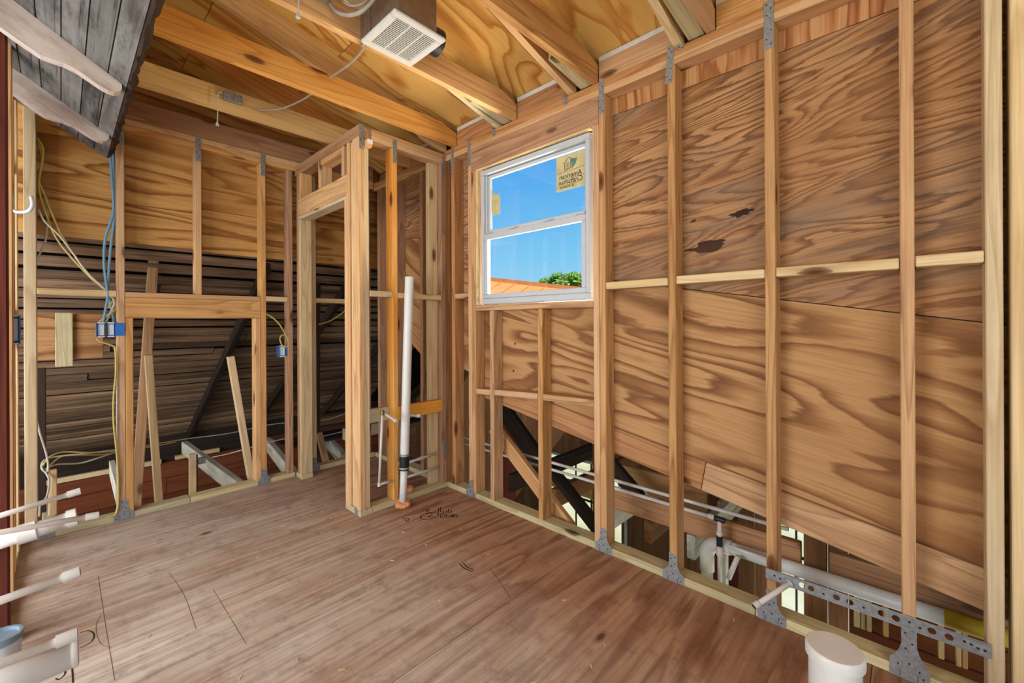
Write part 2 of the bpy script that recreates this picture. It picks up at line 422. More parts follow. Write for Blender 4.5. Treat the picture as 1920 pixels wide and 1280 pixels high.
def tube(name, parent, mat, pts, r, seg=10, smooth=True, n=6, flat=1.0, caps=True):
    path = smooth_path(pts, n) if smooth else [Vector(p) for p in pts]
    o0 = path[0].copy(); vs, fs = [], []
    prev = None
    for i, p in enumerate(path):
        tg = (path[min(i + 1, len(path) - 1)] - path[max(i - 1, 0)]).normalized()
        ref = prev if prev is not None else (Vector((0, 0, 1)) if abs(tg.z) < 0.9 else Vector((1, 0, 0)))
        a = (ref - tg * ref.dot(tg)).normalized(); b2 = tg.cross(a); prev = a
        for k in range(seg):
            th = 2 * math.pi * k / seg
            rr = r[min(i, len(r) - 1)] if isinstance(r, (list, tuple)) else r
            vs.append(tuple(p - o0 + a * (math.cos(th) * rr) + b2 * (math.sin(th) * rr * flat)))
    m = len(path)
    for i in range(m - 1):
        for k in range(seg):
            k2 = (k + 1) % seg
            fs.append((i * seg + k, i * seg + k2, (i + 1) * seg + k2, (i + 1) * seg + k))
    if caps:
        fs.append(tuple(reversed(range(seg)))); fs.append(tuple((m - 1) * seg + k for k in range(seg)))
    me = bpy.data.meshes.new(name); me.from_pydata(vs, [], fs); me.update()
    for pl in me.polygons:
        if len(pl.vertices) == 4: pl.use_smooth = True
    me.materials.append(mat)
    o = bpy.data.objects.new(name, me)
    return place(o, Matrix.Translation(o0), parent)

def lathe(name, parent, mat, p0, axis, prof, seg=24):
    """prof = [(distance along axis, radius)...]"""
    p0 = Vector(p0); axis = Vector(axis).normalized()
    a = (Vector((0, 0, 1)) if abs(axis.z) < 0.9 else Vector((1, 0, 0))); a = (a - axis * a.dot(axis)).normalized(); b2 = axis.cross(a)
    vs, fs = [], []
    for h, r in prof:
        for k in range(seg):
            th = 2 * math.pi * k / seg
            vs.append(tuple(axis * h + a * (math.cos(th) * r) + b2 * (math.sin(th) * r)))
    for i in range(len(prof) - 1):
        for k in range(seg):
            k2 = (k + 1) % seg
            fs.append((i * seg + k, i * seg + k2, (i + 1) * seg + k2, (i + 1) * seg + k))
    fs.append(tuple(reversed(range(seg)))); fs.append(tuple((len(prof) - 1) * seg + k for k in range(seg)))
    me = bpy.data.meshes.new(name); me.from_pydata(vs, [], fs); me.update(); me.materials.append(mat)
    for pl in me.polygons:
        if len(pl.vertices) == 4: pl.use_smooth = True
    me.set_sharp_from_angle(angle=math.radians(35))
    o = bpy.data.objects.new(name, me)
    return place(o, Matrix.Translation(p0), parent)

# ------------------------------------------------------------------ measures of the room (metres)
XF = 2.030          # room face of the window wall studs
XS = XF + 0.089     # its sheathing
YB = 3.700          # room face of the back wall studs
YS = YB + 0.089
T = 0.038           # 2x lumber
W4 = 0.089
TOPZ = 2.500        # underside of the top plates
CX = 1.324          # closet side wall, face to the room
CY = 2.604          # closet front wall, face to the room
def roof_z(x): return 2.725 + 0.25 * (XF - x)
def raft_z(y): return 0.458 + 0.174 * y      # top of the sloping board on the window wall
def seam_z(y): return 1.283 + 0.171 * y      # sloping joint of the window wall plywood

# ================================================================== FLOOR
floor = empty('floor', 'dusty brown plywood subfloor of the unfinished bathroom', 'floor', 'structure')
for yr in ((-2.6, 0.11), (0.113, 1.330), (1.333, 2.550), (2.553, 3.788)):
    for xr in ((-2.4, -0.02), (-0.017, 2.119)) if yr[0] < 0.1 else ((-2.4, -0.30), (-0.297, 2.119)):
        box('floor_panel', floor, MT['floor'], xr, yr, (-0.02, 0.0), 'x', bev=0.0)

def stroke(name, parent, pts, w=0.004, z=0.0006, mat=None):
    """a pen line lying flat on the floor"""
    pts = smooth_path([Vector((p[0], p[1], 0)) for p in pts], 5) if len(pts) > 2 else [Vector((p[0], p[1], 0)) for p in pts]
    vs, fs = [], []
    for i, p in enumerate(pts):
        tg = (pts[min(i + 1, len(pts) - 1)] - pts[max(i - 1, 0)]); tg = tg.normalized() if tg.length > 1e-6 else Vector((1, 0, 0))
        nn = Vector((-tg.y, tg.x, 0)) * w / 2
        vs += [tuple(p + nn), tuple(p - nn)]
    for i in range(len(pts) - 1): fs.append((2 * i, 2 * i + 1, 2 * i + 3, 2 * i + 2))
    me = bpy.data.meshes.new(name); me.from_pydata(vs, [], fs); me.update(); me.materials.append(mat or MT['ink'])
    o = bpy.data.objects.new(name, me)
    return place(o, Matrix.Translation((0, 0, z)), parent)
MT['chalk'] = plain('faint_pencil', (112, 84, 68), 0.9)
def pix(*pts): return [az(x, y, 0)[:2] for x, y in pts]
# "Tub Drain", the ringed 2 and the other marker notes
TR = dict(parent=floor, w=0.006)
stroke('pen_mark', pts=pix((822, 961), (823, 953), (829, 951)), **TR)
stroke('pen_mark', pts=pix((826, 952), (826, 960)), **TR)
stroke('pen_mark', pts=pix((832, 957), (831, 961), (836, 961), (837, 957)), **TR)
stroke('pen_mark', pts=pix((842, 953), (840, 960), (845, 961), (846, 957), (841, 957)), **TR)
stroke('pen_mark', pts=pix((827, 963), (826, 970), (833, 968), (834, 964), (827, 962)), **TR)
stroke('pen_mark', pts=pix((837, 970), (838, 964), (842, 963)), **TR)
stroke('pen_mark', pts=pix((846, 964), (841, 968), (846, 969), (848, 964), (848, 970)), **TR)
stroke('pen_mark', pts=pix((851, 964), (850, 969)), **TR)
stroke('pen_mark', pts=pix((852, 970), (854, 964), (857, 965), (857, 970)), **TR)
stroke('pen_mark', pts=pix((789, 972), (790, 966), (803, 961), (818, 961), (822, 966), (810, 972), (796, 974), (788, 971)), **TR)
stroke('pen_mark', pts=pix((799, 963), (808, 961), (810, 964), (802, 969), (812, 968)), **TR)
stroke('pen_mark', pts=pix((794, 957), (796, 954)), **TR)
stroke('pen_mark', pts=pix((799, 957), (801, 954), (804, 956), (801, 959), (799, 957)), **TR)
stroke('pen_mark', pts=pix((755, 973), (758, 970)), **TR)
stroke('pen_mark', pts=pix((760, 975), (762, 971), (767, 973), (764, 977), (760, 975)), **TR)
stroke('pen_mark', pts=pix((862, 1057), (872, 1066), (886, 1071)), **TR)
stroke('pen_mark', pts=pix((868, 1055), (876, 1063), (888, 1068)), **TR)
stroke('pen_mark', pts=pix((150, 1186), (165, 1182), (176, 1188), (172, 1202), (150, 1215)), parent=floor, w=0.005)
stroke('pen_mark', pts=pix((108, 1258), (112, 1262), (120, 1256), (122, 1263), (112, 1273), (104, 1272)), parent=floor, w=0.005)
stroke('pen_mark', pts=pix((90, 1262), (100, 1266), (96, 1256)), parent=floor, w=0.005)
stroke('pen_mark', pts=pix((134, 1240), (136, 1262), (137, 1280)), parent=floor, w=0.005)
stroke('chalk_line', pts=pix((184, 1080), (196, 1160), (215, 1275)), parent=floor, w=0.0018, mat=MT['chalk'])
stroke('chalk_line', pts=pix((190, 1150), (180, 1175), (188, 1205), (210, 1215)), parent=floor, w=0.0018, mat=MT['chalk'])
stroke('chalk_line', pts=pix((316, 1072), (345, 1115), (368, 1180)), parent=floor, w=0.0018, mat=MT['chalk'])
stroke('chalk_line', pts=pix((400, 1105), (430, 1155), (462, 1208)), parent=floor, w=0.0018, mat=MT['chalk'])
stroke('chalk_line', pts=pix((918, 1064), (938, 1092), (957, 1120)), parent=floor, w=0.0028, mat=MT['chalk'])

# ================================================================== WINDOW WALL (right)
wr = empty('wall_right', 'open stud wall with sloping plywood sheathing and a window', 'wall', 'structure')
MS, MR, ML = MT['stud'], MT['stud_red'], MT['stud_light']
Y0 = -0.36
# plates
box('bottom_plate', wr, MT['treated'], (XF, XS), (0.495, YB), (0, T))
box('bottom_plate', wr, MT['treated'], (XF, XS), (Y0, 0.492), (0, T))
box('top_plate', wr, MS, (XF, XS), (Y0, YB), (TOPZ, TOPZ + T))
box('top_plate', wr, MR, (XF, XS), (Y0, YB), (TOPZ + T, TOPZ + 2 * T))
# full height studs (y of the near face)
for y, m in ((-0.006, MS), (0.413, MS), (0.829, MS), (1.214, MS), (-0.208, ML), (-0.262, ML), (-0.304, MS), (2.311, MS), (2.503, MR), (2.615, MR), (2.917, MR), (3.30, MR), (3.60, MR)):
    box('stud', wr, m, (XF, XS), (y, y + T), (T, TOPZ))
# window framing
box('trimmer', wr, MS, (XF, XS), (1.2535, 1.2915), (T, 2.349))
box('trimmer', wr, MS, (XF, XS), (2.272, 2.310), (T, 2.349))
box('header', wr, MR, (XF, XS - 0.002), (1.2535, 2.310), (2.350, TOPZ - 0.001))
box('sill_plate', wr, MS, (XF, XS), (1.2925, 2.271), (1.342, 1.380))
for y in (1.658, 2.088):
    box('cripple_stud', wr, MS, (XF, XS), (y, y + T), (T, 1.341))
# fire blocking
for a, b2, z in ((0.034, 0.411, 1.442), (0.453, 0.827, 1.440), (0.869, 1.212, 1.436), (-0.168, -0.008, 1.445), (2.351, 2.501, 1.436)):
    box('blocking', wr, MT['stud_light'] if a != 2.351 else MS, (XF, XF + W4 - 0.001), (a, b2), (z, z + T))
for a, b2, z0, z1 in ((1.293, 1.656, 0.806, 0.798), (1.698, 2.086, 0.797, 0.780), (2.128, 2.270, 0.775, 0.768)):
    bar('blocking', wr, MS, (XF + W4 / 2, a, z0), (XF + W4 / 2, b2, z1), W4, T)
# sheathing, one panel each
def xpanel(mat, pts, grain, x=XS, t=0.012, name='plywood_panel'):
    return prism(name, wr, mat, [(x, y, z) for y, z in pts], (1, 0, 0), t, grain)
g_up, g_lo = (0, 1, -0.14), (0, 1, 0.20)
xpanel(MT['ply_strip'], [(Y0, 2.412), (1.228, 2.412), (1.228, 2.72), (Y0, 2.72)], (0, 0, 1))
xpanel(MT['ply_wall_up'], [(0.434, seam_z(0.434)), (1.250, seam_z(1.25)), (1.250, 2.408), (0.434, 2.408)], g_up)
xpanel(MT['ply_wall_up'], [(Y0, seam_z(Y0)), (0.432, seam_z(0.432)), (0.432, 2.408), (Y0, 2.408)], g_up)
xpanel(MT['ply_wall'], [(Y0, raft_z(Y0) + 0.008), (1.231, raft_z(1.231) + 0.008), (1.231, seam_z(1.231) - 0.004), (Y0, seam_z(Y0) - 0.004)], g_lo)
xpanel(MT['ply_wall'], [(1.233, raft_z(1.233) + 0.008), (2.74, raft_z(2.74) + 0.008), (2.74, 1.66), (2.29, 1.66), (2.29, 1.360), (1.233, 1.360)], g_lo)
xpanel(MT['ply_wall_up'], [(2.29, 1.664), (2.74, 1.664), (2.74, 2.72), (2.29, 2.72)], (0, 1, 0))
xpanel(MT['ply_wall'], [(1.252, 2.37), (2.288, 2.37), (2.288, 2.72), (1.252, 2.72)], (0, 1, 0))
box('seam_backing', wr, MT['old_dark'], (XS + 0.013, XS + 0.019), (2.26, YS), (1.60, 2.12), bev=0)
def hip_z(y): return 1.03 + 0.65 * (y - 2.97)
xpanel(MT['ply_wall'], [(2.742, hip_z(2.742)), (YS, hip_z(YS)), (YS, 2.06), (2.742, 1.95)], (0, 1, 0.5))
xpanel(MT['ply_wall_up'], [(2.742, 1.954), (YS, 2.064), (YS, 2.72), (2.742, 2.72)], (0, 1, -0.1))
bar('seam_backing', wr, MT['old_dark'], (XS + 0.0165, Y0, seam_z(Y0)), (XS + 0.0165, 1.25, seam_z(1.25)), 0.006, 0.04, bev=0)
box('seam_backing', wr, MT['old_dark'], (XS + 0.013, XS + 0.019), (Y0, 1.25), (2.39, 2.43), bev=0)
# the sloping board under the plywood and the steep one in the closet
for a, b2, m in ((Y0, 0.735, MT['stud']), (0.738, 2.30, MR)):
    bar('sloping_board', wr, m, (XS + 0.019, a, raft_z(a) - 0.073), (XS + 0.019, b2, raft_z(b2) - 0.073), T, 0.140)
bar('sloping_board', wr, MR, (XS + 0.019, 2.62, hip_z(2.62) - 0.06), (XS + 0.019, 3.78, hip_z(3.78) - 0.06), T, 0.09)
bar('sloping_strip', wr, MT['brown_board'], (XS + 0.004, Y0, raft_z(Y0) + 0.004), (XS + 0.004, 2.30, raft_z(2.30) + 0.004), 0.006, 0.010, bev=0)
# band boards on the plates between the rafters, and the pale strip above them
for a, b2 in ((Y0, 0.643), (0.830, 1.253), (1.450, 1.863), (2.055, 2.473), (2.66, 3.083)):
    box('band_board', wr, MS if a < 1.4 else MR, (XF + 0.004, XF + 0.042), (a, b2), (TOPZ + 2 * T, 2.688))
    box('sealant_strip', wr, MT['white_gap'], (XF + 0.006, XF + 0.06), (a, b2), (2.689, 2.716), bev=0.001)

def shoe(parent, y, x=XF, h=0.125, flare=0.052, half=0.020, face='x'):
    """flared stud to plate connector"""
    prof = [(-half, h)]
    pr = [(half, h), (half, h * 0.62), (half + 0.006, h * 0.50), (half + 0.018, h * 0.38), (flare, h * 0.30), (flare, 0.0)]
    outline = pr + [(-a, z) for a, z in reversed(pr)]
    if face == 'x':
        o = prism('stud_shoe', parent, MT['galv'], [(x, y + a, z + 0.001) for a, z in outline], (-1, 0, 0), 0.002, (0, 1, 0))
        mk = lambda a, z: (x - 0.0021, y + a, z); nn = (-1, 0, 0)
    else:
        o = prism('stud_shoe', parent, MT['galv'], [(y + a, x, z + 0.001) for a, z in outline], (0, -1, 0), 0.002, (1, 0, 0))
        mk = lambda a, z: (y + a, x - 0.0021, z); nn = (0, -1, 0)
    for a, z in ((-0.010, h * 0.9), (0.010, h * 0.82), (-0.008, h * 0.66), (0.009, h * 0.55), (-0.026, h * 0.22), (0.028, h * 0.24), (-0.036, h * 0.12), (0.0, h * 0.3)):
        lathe('screw', o, MT['steel_hole'], mk(a, z), nn, [(0, 0.0032), (0.0015, 0.0028)], 8)
    for a in (-0.022, 0.024):
        p = mk(a, h * 0.02 + 0.004); q = mk(a, h * 0.28)
        tube('rib', o, MT['galv'], [p, q], 0.0018, 6, False)
    return o
for y, h in ((0.013, 0.20), (0.432, 0.135), (0.848, 0.135), (1.233, 0.130), (2.330, 0.12)):
    shoe(wr, y, h=h)

def tie(parent, p, w, h, n, tilt=0.0, across=(0, 1, 0)):
    """flat strap nailed over the joint of stud and top plate"""
    p, n, ac = Vector(p), Vector(n), Vector(across)
    up = (Vector((0, 0, 1)) + ac * tilt).normalized()
    o = bar('tie_strap', parent, MT['galv'], p - up * h / 2, p + up * h / 2, w, 0.002, n, bev=0.0004)
    for k, s in enumerate((-0.42, -0.30, -0.12, 0.20, 0.32, 0.42)):
        q = p + up * (h * s) + ac * (w * 0.22 * (1 if k % 2 else -1)) + n * 0.001
        lathe('nail_head', o, MT['steel_hole'], q, n, [(0, 0.0032), (0.0012, 0.0028)], 8)
    return o
tie(wr, (XF - 0.002, 1.233, 2.485), 0.032, 0.18, (-1, 0, 0))
tie(wr, (XF - 0.002, 0.853, 2.505), 0.034, 0.18, (-1, 0, 0), tilt=-0.08)
tie(wr, (XF - 0.002, 0.432, 2.495), 0.036, 0.20, (-1, 0, 0))
tie(wr, (XF - 0.002, 0.805, 2.588), 0.022, 0.07, (-1, 0, 0), tilt=0.25)
tie(wr, (XF - 0.002, 2.33, 2.485), 0.030, 0.19, (-1, 0, 0))
tie(wr, (XF - 0.002, 2.522, 2.485), 0.030, 0.19, (-1, 0, 0))
tie(wr, (XF - 0.002, 1.475, 2.560), 0.024, 0.06, (-1, 0, 0), tilt=0.2)
tie(wr, (XF - 0.002, 2.075, 2.560), 0.024, 0.06, (-1, 0, 0), tilt=0.2)
# rot in the upper plywood
def blotch(parent, c, ly, lz, seed):
    rr = random.Random(seed); pts = []
    for k in range(22):
        th = 2 * math.pi * k / 22; q = 0.62 + 0.55 * rr.random()
        pts.append((XS - 0.0002, c[0] + math.cos(th) * ly * q, c[1] + math.sin(th) * lz * q - math.cos(th) * ly * 0.12))
    prism('rot_patch', parent, MT['stain'], pts, (-1, 0, 0), 0.0012, (0, 1, 0))
for px, py, ly, lz, s in ((1391, 399, 0.055, 0.016, 1), (1326, 462, 0.095, 0.028, 2), (1300, 414, 0.02, 0.006, 4)):
    p = ax(px, py, XS); blotch(wr, (p.y, p.z), ly, lz, s)
for px, py in ((966, 644), (963, 695)):
    p = ax(px, py, XS); blotch(wr, (p.y, p.z), 0.008, 0.009, px)

# ================================================================== WINDOW
win = empty('window_1', 'white vinyl double-hung window with a sticker in its upper pane', 'window', 'structure', loc=(2.075, 1.78, 1.385))
V = MT['vinyl']; wy0, wy1, wz0, wz1 = 1.330, 2.243, 1.386, 2.338
xa, xb = 2.058, 2.118
# pine liners of the rough opening
box('jamb_liner', win, ML, (XF + 0.002, 2.056), (2.246, 2.270), (1.381, 2.345))
box('jamb_liner', win, ML, (XF + 0.002, 2.056), (1.305, 2.270), (2.3375, 2.3495))
# frame
box('frame', win, V, (xa, xb), (wy0, wy1), (wz0, wz0 + 0.040), bev=0.004)
box('frame', win, V, (xa, xb), (wy0, wy1), (wz1 - 0.035, wz1), bev=0.004)
box('frame', win, V, (xa, xb), (wy0, wy0 + 0.030), (wz0 + 0.041, wz1 - 0.036), bev=0.004)
box('frame', win, V, (xa, xb), (wy1 - 0.030, wy1), (wz0 + 0.041, wz1 - 0.036), bev=0.004)
box('track', win, V, (xa + 0.020, xb - 0.005), (wy1 - 0.045, wy1 - 0.031), (wz0 + 0.041, wz1 - 0.036), bev=0.002)
box('track', win, V, (xa + 0.020, xb - 0.005), (wy0 + 0.031, wy0 + 0.038), (wz0 + 0.041, wz1 - 0.036), bev=0.002)
def sash(x0, x1, y0, y1, z0, z1, w, wt, wb):
    s = empty('sash', loc=(x0, y0, z0)); s.parent = win; s.matrix_basis = Matrix.Translation(Vector((x0, y0, z0)) - Vector(win.location))
    box('rail', s, V, (x0, x1), (y0, y1), (z0, z0 + wb), bev=0.003)
    box('rail', s, V, (x0, x1), (y0, y1), (z1 - wt, z1), bev=0.003)
    box('stile', s, V, (x0, x1), (y0, y0 + w), (z0 + wb + .0005, z1 - wt - .0005), bev=0.003)
    box('stile', s, V, (x0, x1), (y1 - w, y1), (z0 + wb + .0005, z1 - wt - .0005), bev=0.003)
    xm = (x0 + x1) / 2
    box('pane', s, MT['glass'], (xm - 0.002, xm + 0.002), (y0 + w, y1 - w), (z0 + wb, z1 - wt), bev=0)
    return s
sash(2.090, 2.112, 1.362, 2.198, 1.880, 2.300, 0.022, 0.022, 0.030)
lo = sash(2.062, 2.086, 1.362, 2.212, 1.428, 1.882, 0.030, 0.040, 0.030)
for y in (1.64, 1.94):
    box('sash_lock', lo, V, (2.056, 2.080), (y - 0.035, y + 0.035), (1.883, 1.893), bev=0.002)
box('tilt_latch', lo, V, (2.060, 2.080), (1.365, 1.43), (1.883, 1.896), bev=0.002)
box('tilt_latch', lo, V, (2.060, 2.080), (2.14, 2.20), (1.883, 1.890), bev=0.002)
# paper stickers on the upper pane, seen from behind
MT['sticker'] = plain('sticker_paper', (206, 190, 140), 0.8, noise=0.08, scale=20)
MT['sticker_ink'] = plain('sticker_ink', (52, 44, 36), 0.8)
MT['sticker_teal'] = plain('sticker_teal', (92, 128, 122), 0.8)
XG = 2.0975
st = box('sticker', win, MT['sticker'], (XG, XG + 0.0008), (1.386, 1.594), (2.058, 2.268), 'y', bev=0)
st['label'] = 'tan paper sticker with mirrored print'
def text(body, y, z, size, parent):
    cu = bpy.data.curves.new('sticker_text', 'FONT'); cu.body = body; cu.size = size; cu.align_x = 'CENTER'; cu.extrude = 0.0002
    cu.resolution_u = 2; cu.offset = 0.0003
    cu.materials.append(MT['sticker_ink'])
    o = bpy.data.objects.new('sticker_text', cu)
    # reads from outdoors: text x axis points to +y, its face to +x
    R = Matrix(((0, 0, 1), (1, 0, 0), (0, 1, 0)))
    return place(o, Matrix.Translation((XG - 0.0005, y, z)) @ R.to_4x4(), parent)
text('American', 1.490, 2.128, 0.042, st)
text('Craftsman', 1.490, 2.094, 0.042, st)
text('by Andersen', 1.515, 2.072, 0.020, st)
def sline(pts, w=0.003, mat='sticker_ink'):
    for (a, b2), (c, d) in zip(pts[:-1], pts[1:]):
        bar('sticker_line', st, MT[mat], (XG - 0.0004, a, b2), (XG - 0.0004, c, d), w, 0.0006, (1, 0, 0), bev=0)
sline([(1.540, 2.215), (1.500, 2.250), (1.462, 2.226)]); sline([(1.532, 2.216), (1.532, 2.176)]); sline([(1.532, 2.176), (1.488, 2.184), (1.488, 2.238)])
sline([(1.522, 2.214), (1.500, 2.218), (1.500, 2.186), (1.522, 2.182), (1.522, 2.214)], 0.002); sline([(1.511, 2.216), (1.511, 2.184)], 0.002); sline([(1.522, 2.200), (1.500, 2.203)], 0.002)
prism('sticker_shade', st, MT['sticker_teal'], [(XG - 0.0003, 1.486, 2.236), (XG - 0.0003, 1.44, 2.232), (XG - 0.0003, 1.452, 2.20), (XG - 0.0003, 1.478, 2.176)], (-1, 0, 0), 0.0004, (0, 1, 0))
for z, a, b2 in ((2.170, 1.592, 1.388), (2.122, 1.54, 1.388), (2.088, 1.592, 1.41)):
    sline([(a, z - 0.004), (b2, z + 0.003)], 0.0018)
p2 = prism('sticker', win, MT['sticker'], [(XG, 2.170, 2.018), (XG, 2.090, 2.016), (XG, 2.087, 2.135), (XG, 2.098, 2.160), (XG, 2.112, 2.150), (XG, 2.130, 2.155), (XG, 2.150, 2.168), (XG, 2.170, 2.200)], (1, 0, 0), 0.0008, (0, 1, 0))
p2['label'] = 'torn remnant of a tan sticker'
# cream clips on the left liner
for z in (1.405, 1.50):
    box('clip', win, MT['sticker'], (XF - 0.006, XF + 0.012), (2.244, 2.262), (z, z + 0.035), bev=0.003)

# ================================================================== BACK WALL
wb = empty('wall_back', 'open stud wall with plywood above and bare attic below', 'wall', 'structure')
MW = MT['stud_warm']
box('bottom_plate', wb, MT['treated'], (-0.20, 0.62), (YB, YS), (0, T))
box('bottom_plate', wb, MT['treated'], (0.623, 1.32), (YB, YS), (0, T))
box('bottom_plate', wb, MT['stud_light'], (1.415, XF - 0.001), (YB, YS), (0, T))
box('top_plate', wb, MW, (-0.2, XF - 0.001), (YB, YS), (TOPZ + 0.014, TOPZ + 0.014 + T))
box('top_plate', wb, MW, (-0.2, XF - 0.001), (YB, YS), (TOPZ + 0.0525, TOPZ + 0.0905))
box('band_board', wb, MR, (-0.2, XF - 0.001), (YB + 0.006, YB + 0.044), (TOPZ + 0.091, 2.728))
for x, m, z0, z1 in ((-0.146, ML, T, TOPZ + 0.013), (0.246, MW, T, TOPZ + 0.013), (1.070, MW, T, TOPZ + 0.013), (1.268, MR, T, TOPZ + 0.013),
                     (1.455, ML, T, TOPZ + 0.013), (1.955, MR, T, TOPZ + 0.013), (0.655, MW, 1.4685, TOPZ + 0.013)):
    w = 0.050 if x < 0 else T
    box('stud', wb, m, (x, x + w), (YB, YS), (z0, z1))
box('trimmer', wb, MW, (0.2855, 0.3235), (YB, YS), (T, 1.300))
box('trimmer', wb, MW, (1.0305, 1.0685), (YB, YS), (T, 1.300))
box('header', wb, MW, (0.2855, 1.0685), (YB, YB + T), (1.301, 1.434))
box('header', wb, MW, (0.2855, 1.0685), (YB + T + .002, YS), (1.301, 1.434))
box('blocking', wb, MW, (0.2855, 1.0685), (YB, YS), (1.435, 1.468))
for a, b2, m in ((-0.095, 0.245, ML), (1.109, 1.267, ML), (1.494, 1.954, ML)):
    box('blocking', wb, m, (a, b2), (YB, YS), (1.436, 1.474))
def ypanel(mat, x0, x1, z0, z1, grain):
    return prism('plywood_panel', wb, mat, [(x0, YS, z0), (x1, YS, z0), (x1, YS, z1), (x0, YS, z1)], (0, 1, 0), 0.012, grain)
PB = MT['ply_back']
ypanel(PB, -0.3, 0.672, 2.06, 2.72, (1, 0, -0.03)); ypanel(PB, 0.675, 2.12, 2.10, 2.72, (1, 0, 0.02))
ypanel(PB, -0.3, 0.672, 1.800, 2.057, (1, 0, 0.0)); ypanel(PB, 0.675, 2.12, 1.785, 2.097, (1, 0, 0.0))
prism('plywood_panel', wb, PB, [(-2.9, YS, 2.724), (2.12, YS, 2.724), (1.98, YS, 2.736), (-2.9, YS, roof_z(-2.9) - 0.002)], (0, 1, 0), 0.012, (1, 0, 0))
box('house_wrap', wb, MT['old_dark'], (-2.9, 2.12), (YS + 0.013, YS + 0.017), (1.80, 2.72), 'x', bev=0)
shoe(wb, 0.275, YB, 0.13, 0.05, face='y'); shoe(wb, 1.089, YB, 0.12, 0.045, face='y'); shoe(wb, 1.474, YB, 0.12, 0.045, face='y')
for x in (-0.10,):
    prism('stud_shoe', wb, MT['galv'], [(x - 0.05, YB, 0.001), (x + 0.07, YB, 0.001), (x + 0.07, YB, 0.05), (x + 0.02, YB, 0.062), (x - 0.05, YB, 0.062)], (0, -1, 0), 0.002, (1, 0, 0))
for x in (0.265, 0.674, 1.089):
    tie(wb, (x, YB - 0.002, 2.50), 0.032, 0.17, (0, -1, 0), across=(1, 0, 0))

# ================================================================== CLOSET WALLS
cs = empty('wall_closet_side', 'framed closet wall with a doorway and header', 'wall', 'structure')
X1 = CX + W4
# corner post
MP = MT['stud_warm']
box('stud', cs, MP, (CX, CX + T), (CY, CY + W4), (T, TOPZ - 0.03))
box('stud', cs, ML, (CX + T + .001, CX + 2 * T), (CY + 0.012, CY + W4), (T, TOPZ - 0.03))
box('stud', cs, ML, (CX + 0.012, X1), (CY + 0.091, CY + 0.128), (T, TOPZ - 0.03))
box('stud', cs, MP, (CX, X1), (CY + 0.132, CY + 0.170), (T, TOPZ - 0.03))
box('trimmer', cs, MP, (CX, X1), (CY + 0.172, CY + 0.208), (T, 2.098))
box('bottom_plate', cs, MT['treated'], (CX, X1), (CY, CY + 0.208), (0, T - 0.001))
# far jamb
box('trimmer', cs, ML, (CX, X1), (3.585, 3.623), (T, 2.098))
box('stud', cs, MR, (CX, X1), (3.626, 3.664), (T, TOPZ - 0.03))
box('bottom_plate', cs, MT['treated'], (CX, X1), (3.578, YB - 0.002), (0, T - 0.001))
# header and cripples
box('header', cs, MP, (CX, CX + T), (2.775, 3.624), (2.126, 2.262))
box('header', cs, MP, (CX + T + .003, X1), (2.775, 3.624), (2.126, 2.262))
box('door_head', cs, ML, (CX, X1), (2.775, 3.624), (2.099, 2.124))
for y in (2.815, 3.195, 3.57):
    box('cripple_stud', cs, MP, (CX, X1), (y, y + T), (2.263, TOPZ - 0.03))
box('blocking', cs, MP, (CX, X1), (2.854, 3.194), (2.430, 2.468))
box('top_plate', cs, MR, (CX, X1), (CY, YB - 0.002), (TOPZ - 0.029, TOPZ + 0.009))
box('top_plate', cs, MR, (CX, X1), (CY, YB - 0.002), (TOPZ + 0.0095, TOPZ + 0.0475))
tie(cs, (CX - 0.0, CY - 0.002, 2.47), 0.030, 0.16, (0, -1, 0), across=(1, 0, 0)).location += Vector((0.019, 0, 0))
prism('stud_shoe', cs, MT['galv'], [(CX, CY + 0.03, 0.004), (CX, CY + 0.075, 0.004), (CX, CY + 0.075, 0.05), (CX, CY + 0.05, 0.055), (CX, CY + 0.03, 0.03)], (-1, 0, 0), 0.002, (0, 1, 0))

cf = empty('wall_closet_front', 'closet end wall of studs with plumbing in it', 'wall', 'structure')
box('bottom_plate', cf, MT['treated'], (X1 + .001, XF - .001), (CY, CY + W4), (0, T))
box('top_plate', cf, MP, (X1 + .001, XF - .001), (CY, CY + W4), (TOPZ - 0.029, TOPZ + 0.009))
box('top_plate', cf, MP, (X1 + .001, XF - .001), (CY, CY + W4), (TOPZ + 0.0095, TOPZ + 0.0475))
box('stud', cf, MT['joist'], (1.569, 1.607), (CY, CY + W4), (T, TOPZ - 0.03))
box('stud', cf, ML, (1.905, 1.985), (CY + 0.050, CY + W4), (T, TOPZ - 0.03))
box('stud', cf, MR, (1.986, 2.026), (CY, CY + W4), (T, TOPZ - 0.03))
box('blocking', cf, ML, (CX + 2 * T + .002, 1.568), (CY, CY + W4), (1.436, 1.474))
box('blocking', cf, ML, (1.608, 1.984), (CY, CY + 0.048), (1.430, 1.468))
box('blocking', cf, MT['treated'], (CX + 2 * T + .002, 1.568), (CY + 0.050, CY + W4), (0.585, 0.676))
box('blocking', cf, MT['joist'], (1.608, 1.985), (CY, CY + 0.040), (0.585, 0.676))
box('label_block', cf, MT['joist'], (CX + 0.042, CX + 0.076), (CY - 0.038, CY - 0.001), (2.405, 2.452))
box('paper_tag', cf, MT['tag'], (CX + 0.040, CX + 0.078), (CY - 0.0395, CY - 0.0385), (2.425, 2.452), 'x', bev=0)
tie(cf, (1.588, CY - 0.002, 2.445), 0.030, 0.16, (0, -1, 0), across=(1, 0, 0))
tie(cf, (2.006, CY - 0.002, 2.465), 0.026, 0.13, (0, -1, 0), across=(1, 0, 0))
# (right end shoe plate in the corner)
prism('nail_plate', cf, MT['galv'], [(2.000, CY, 0.22), (2.024, CY, 0.22), (2.024, CY, 0.37), (2.000, CY, 0.37)], (0, -1, 0), 0.002, (0, 0, 1))

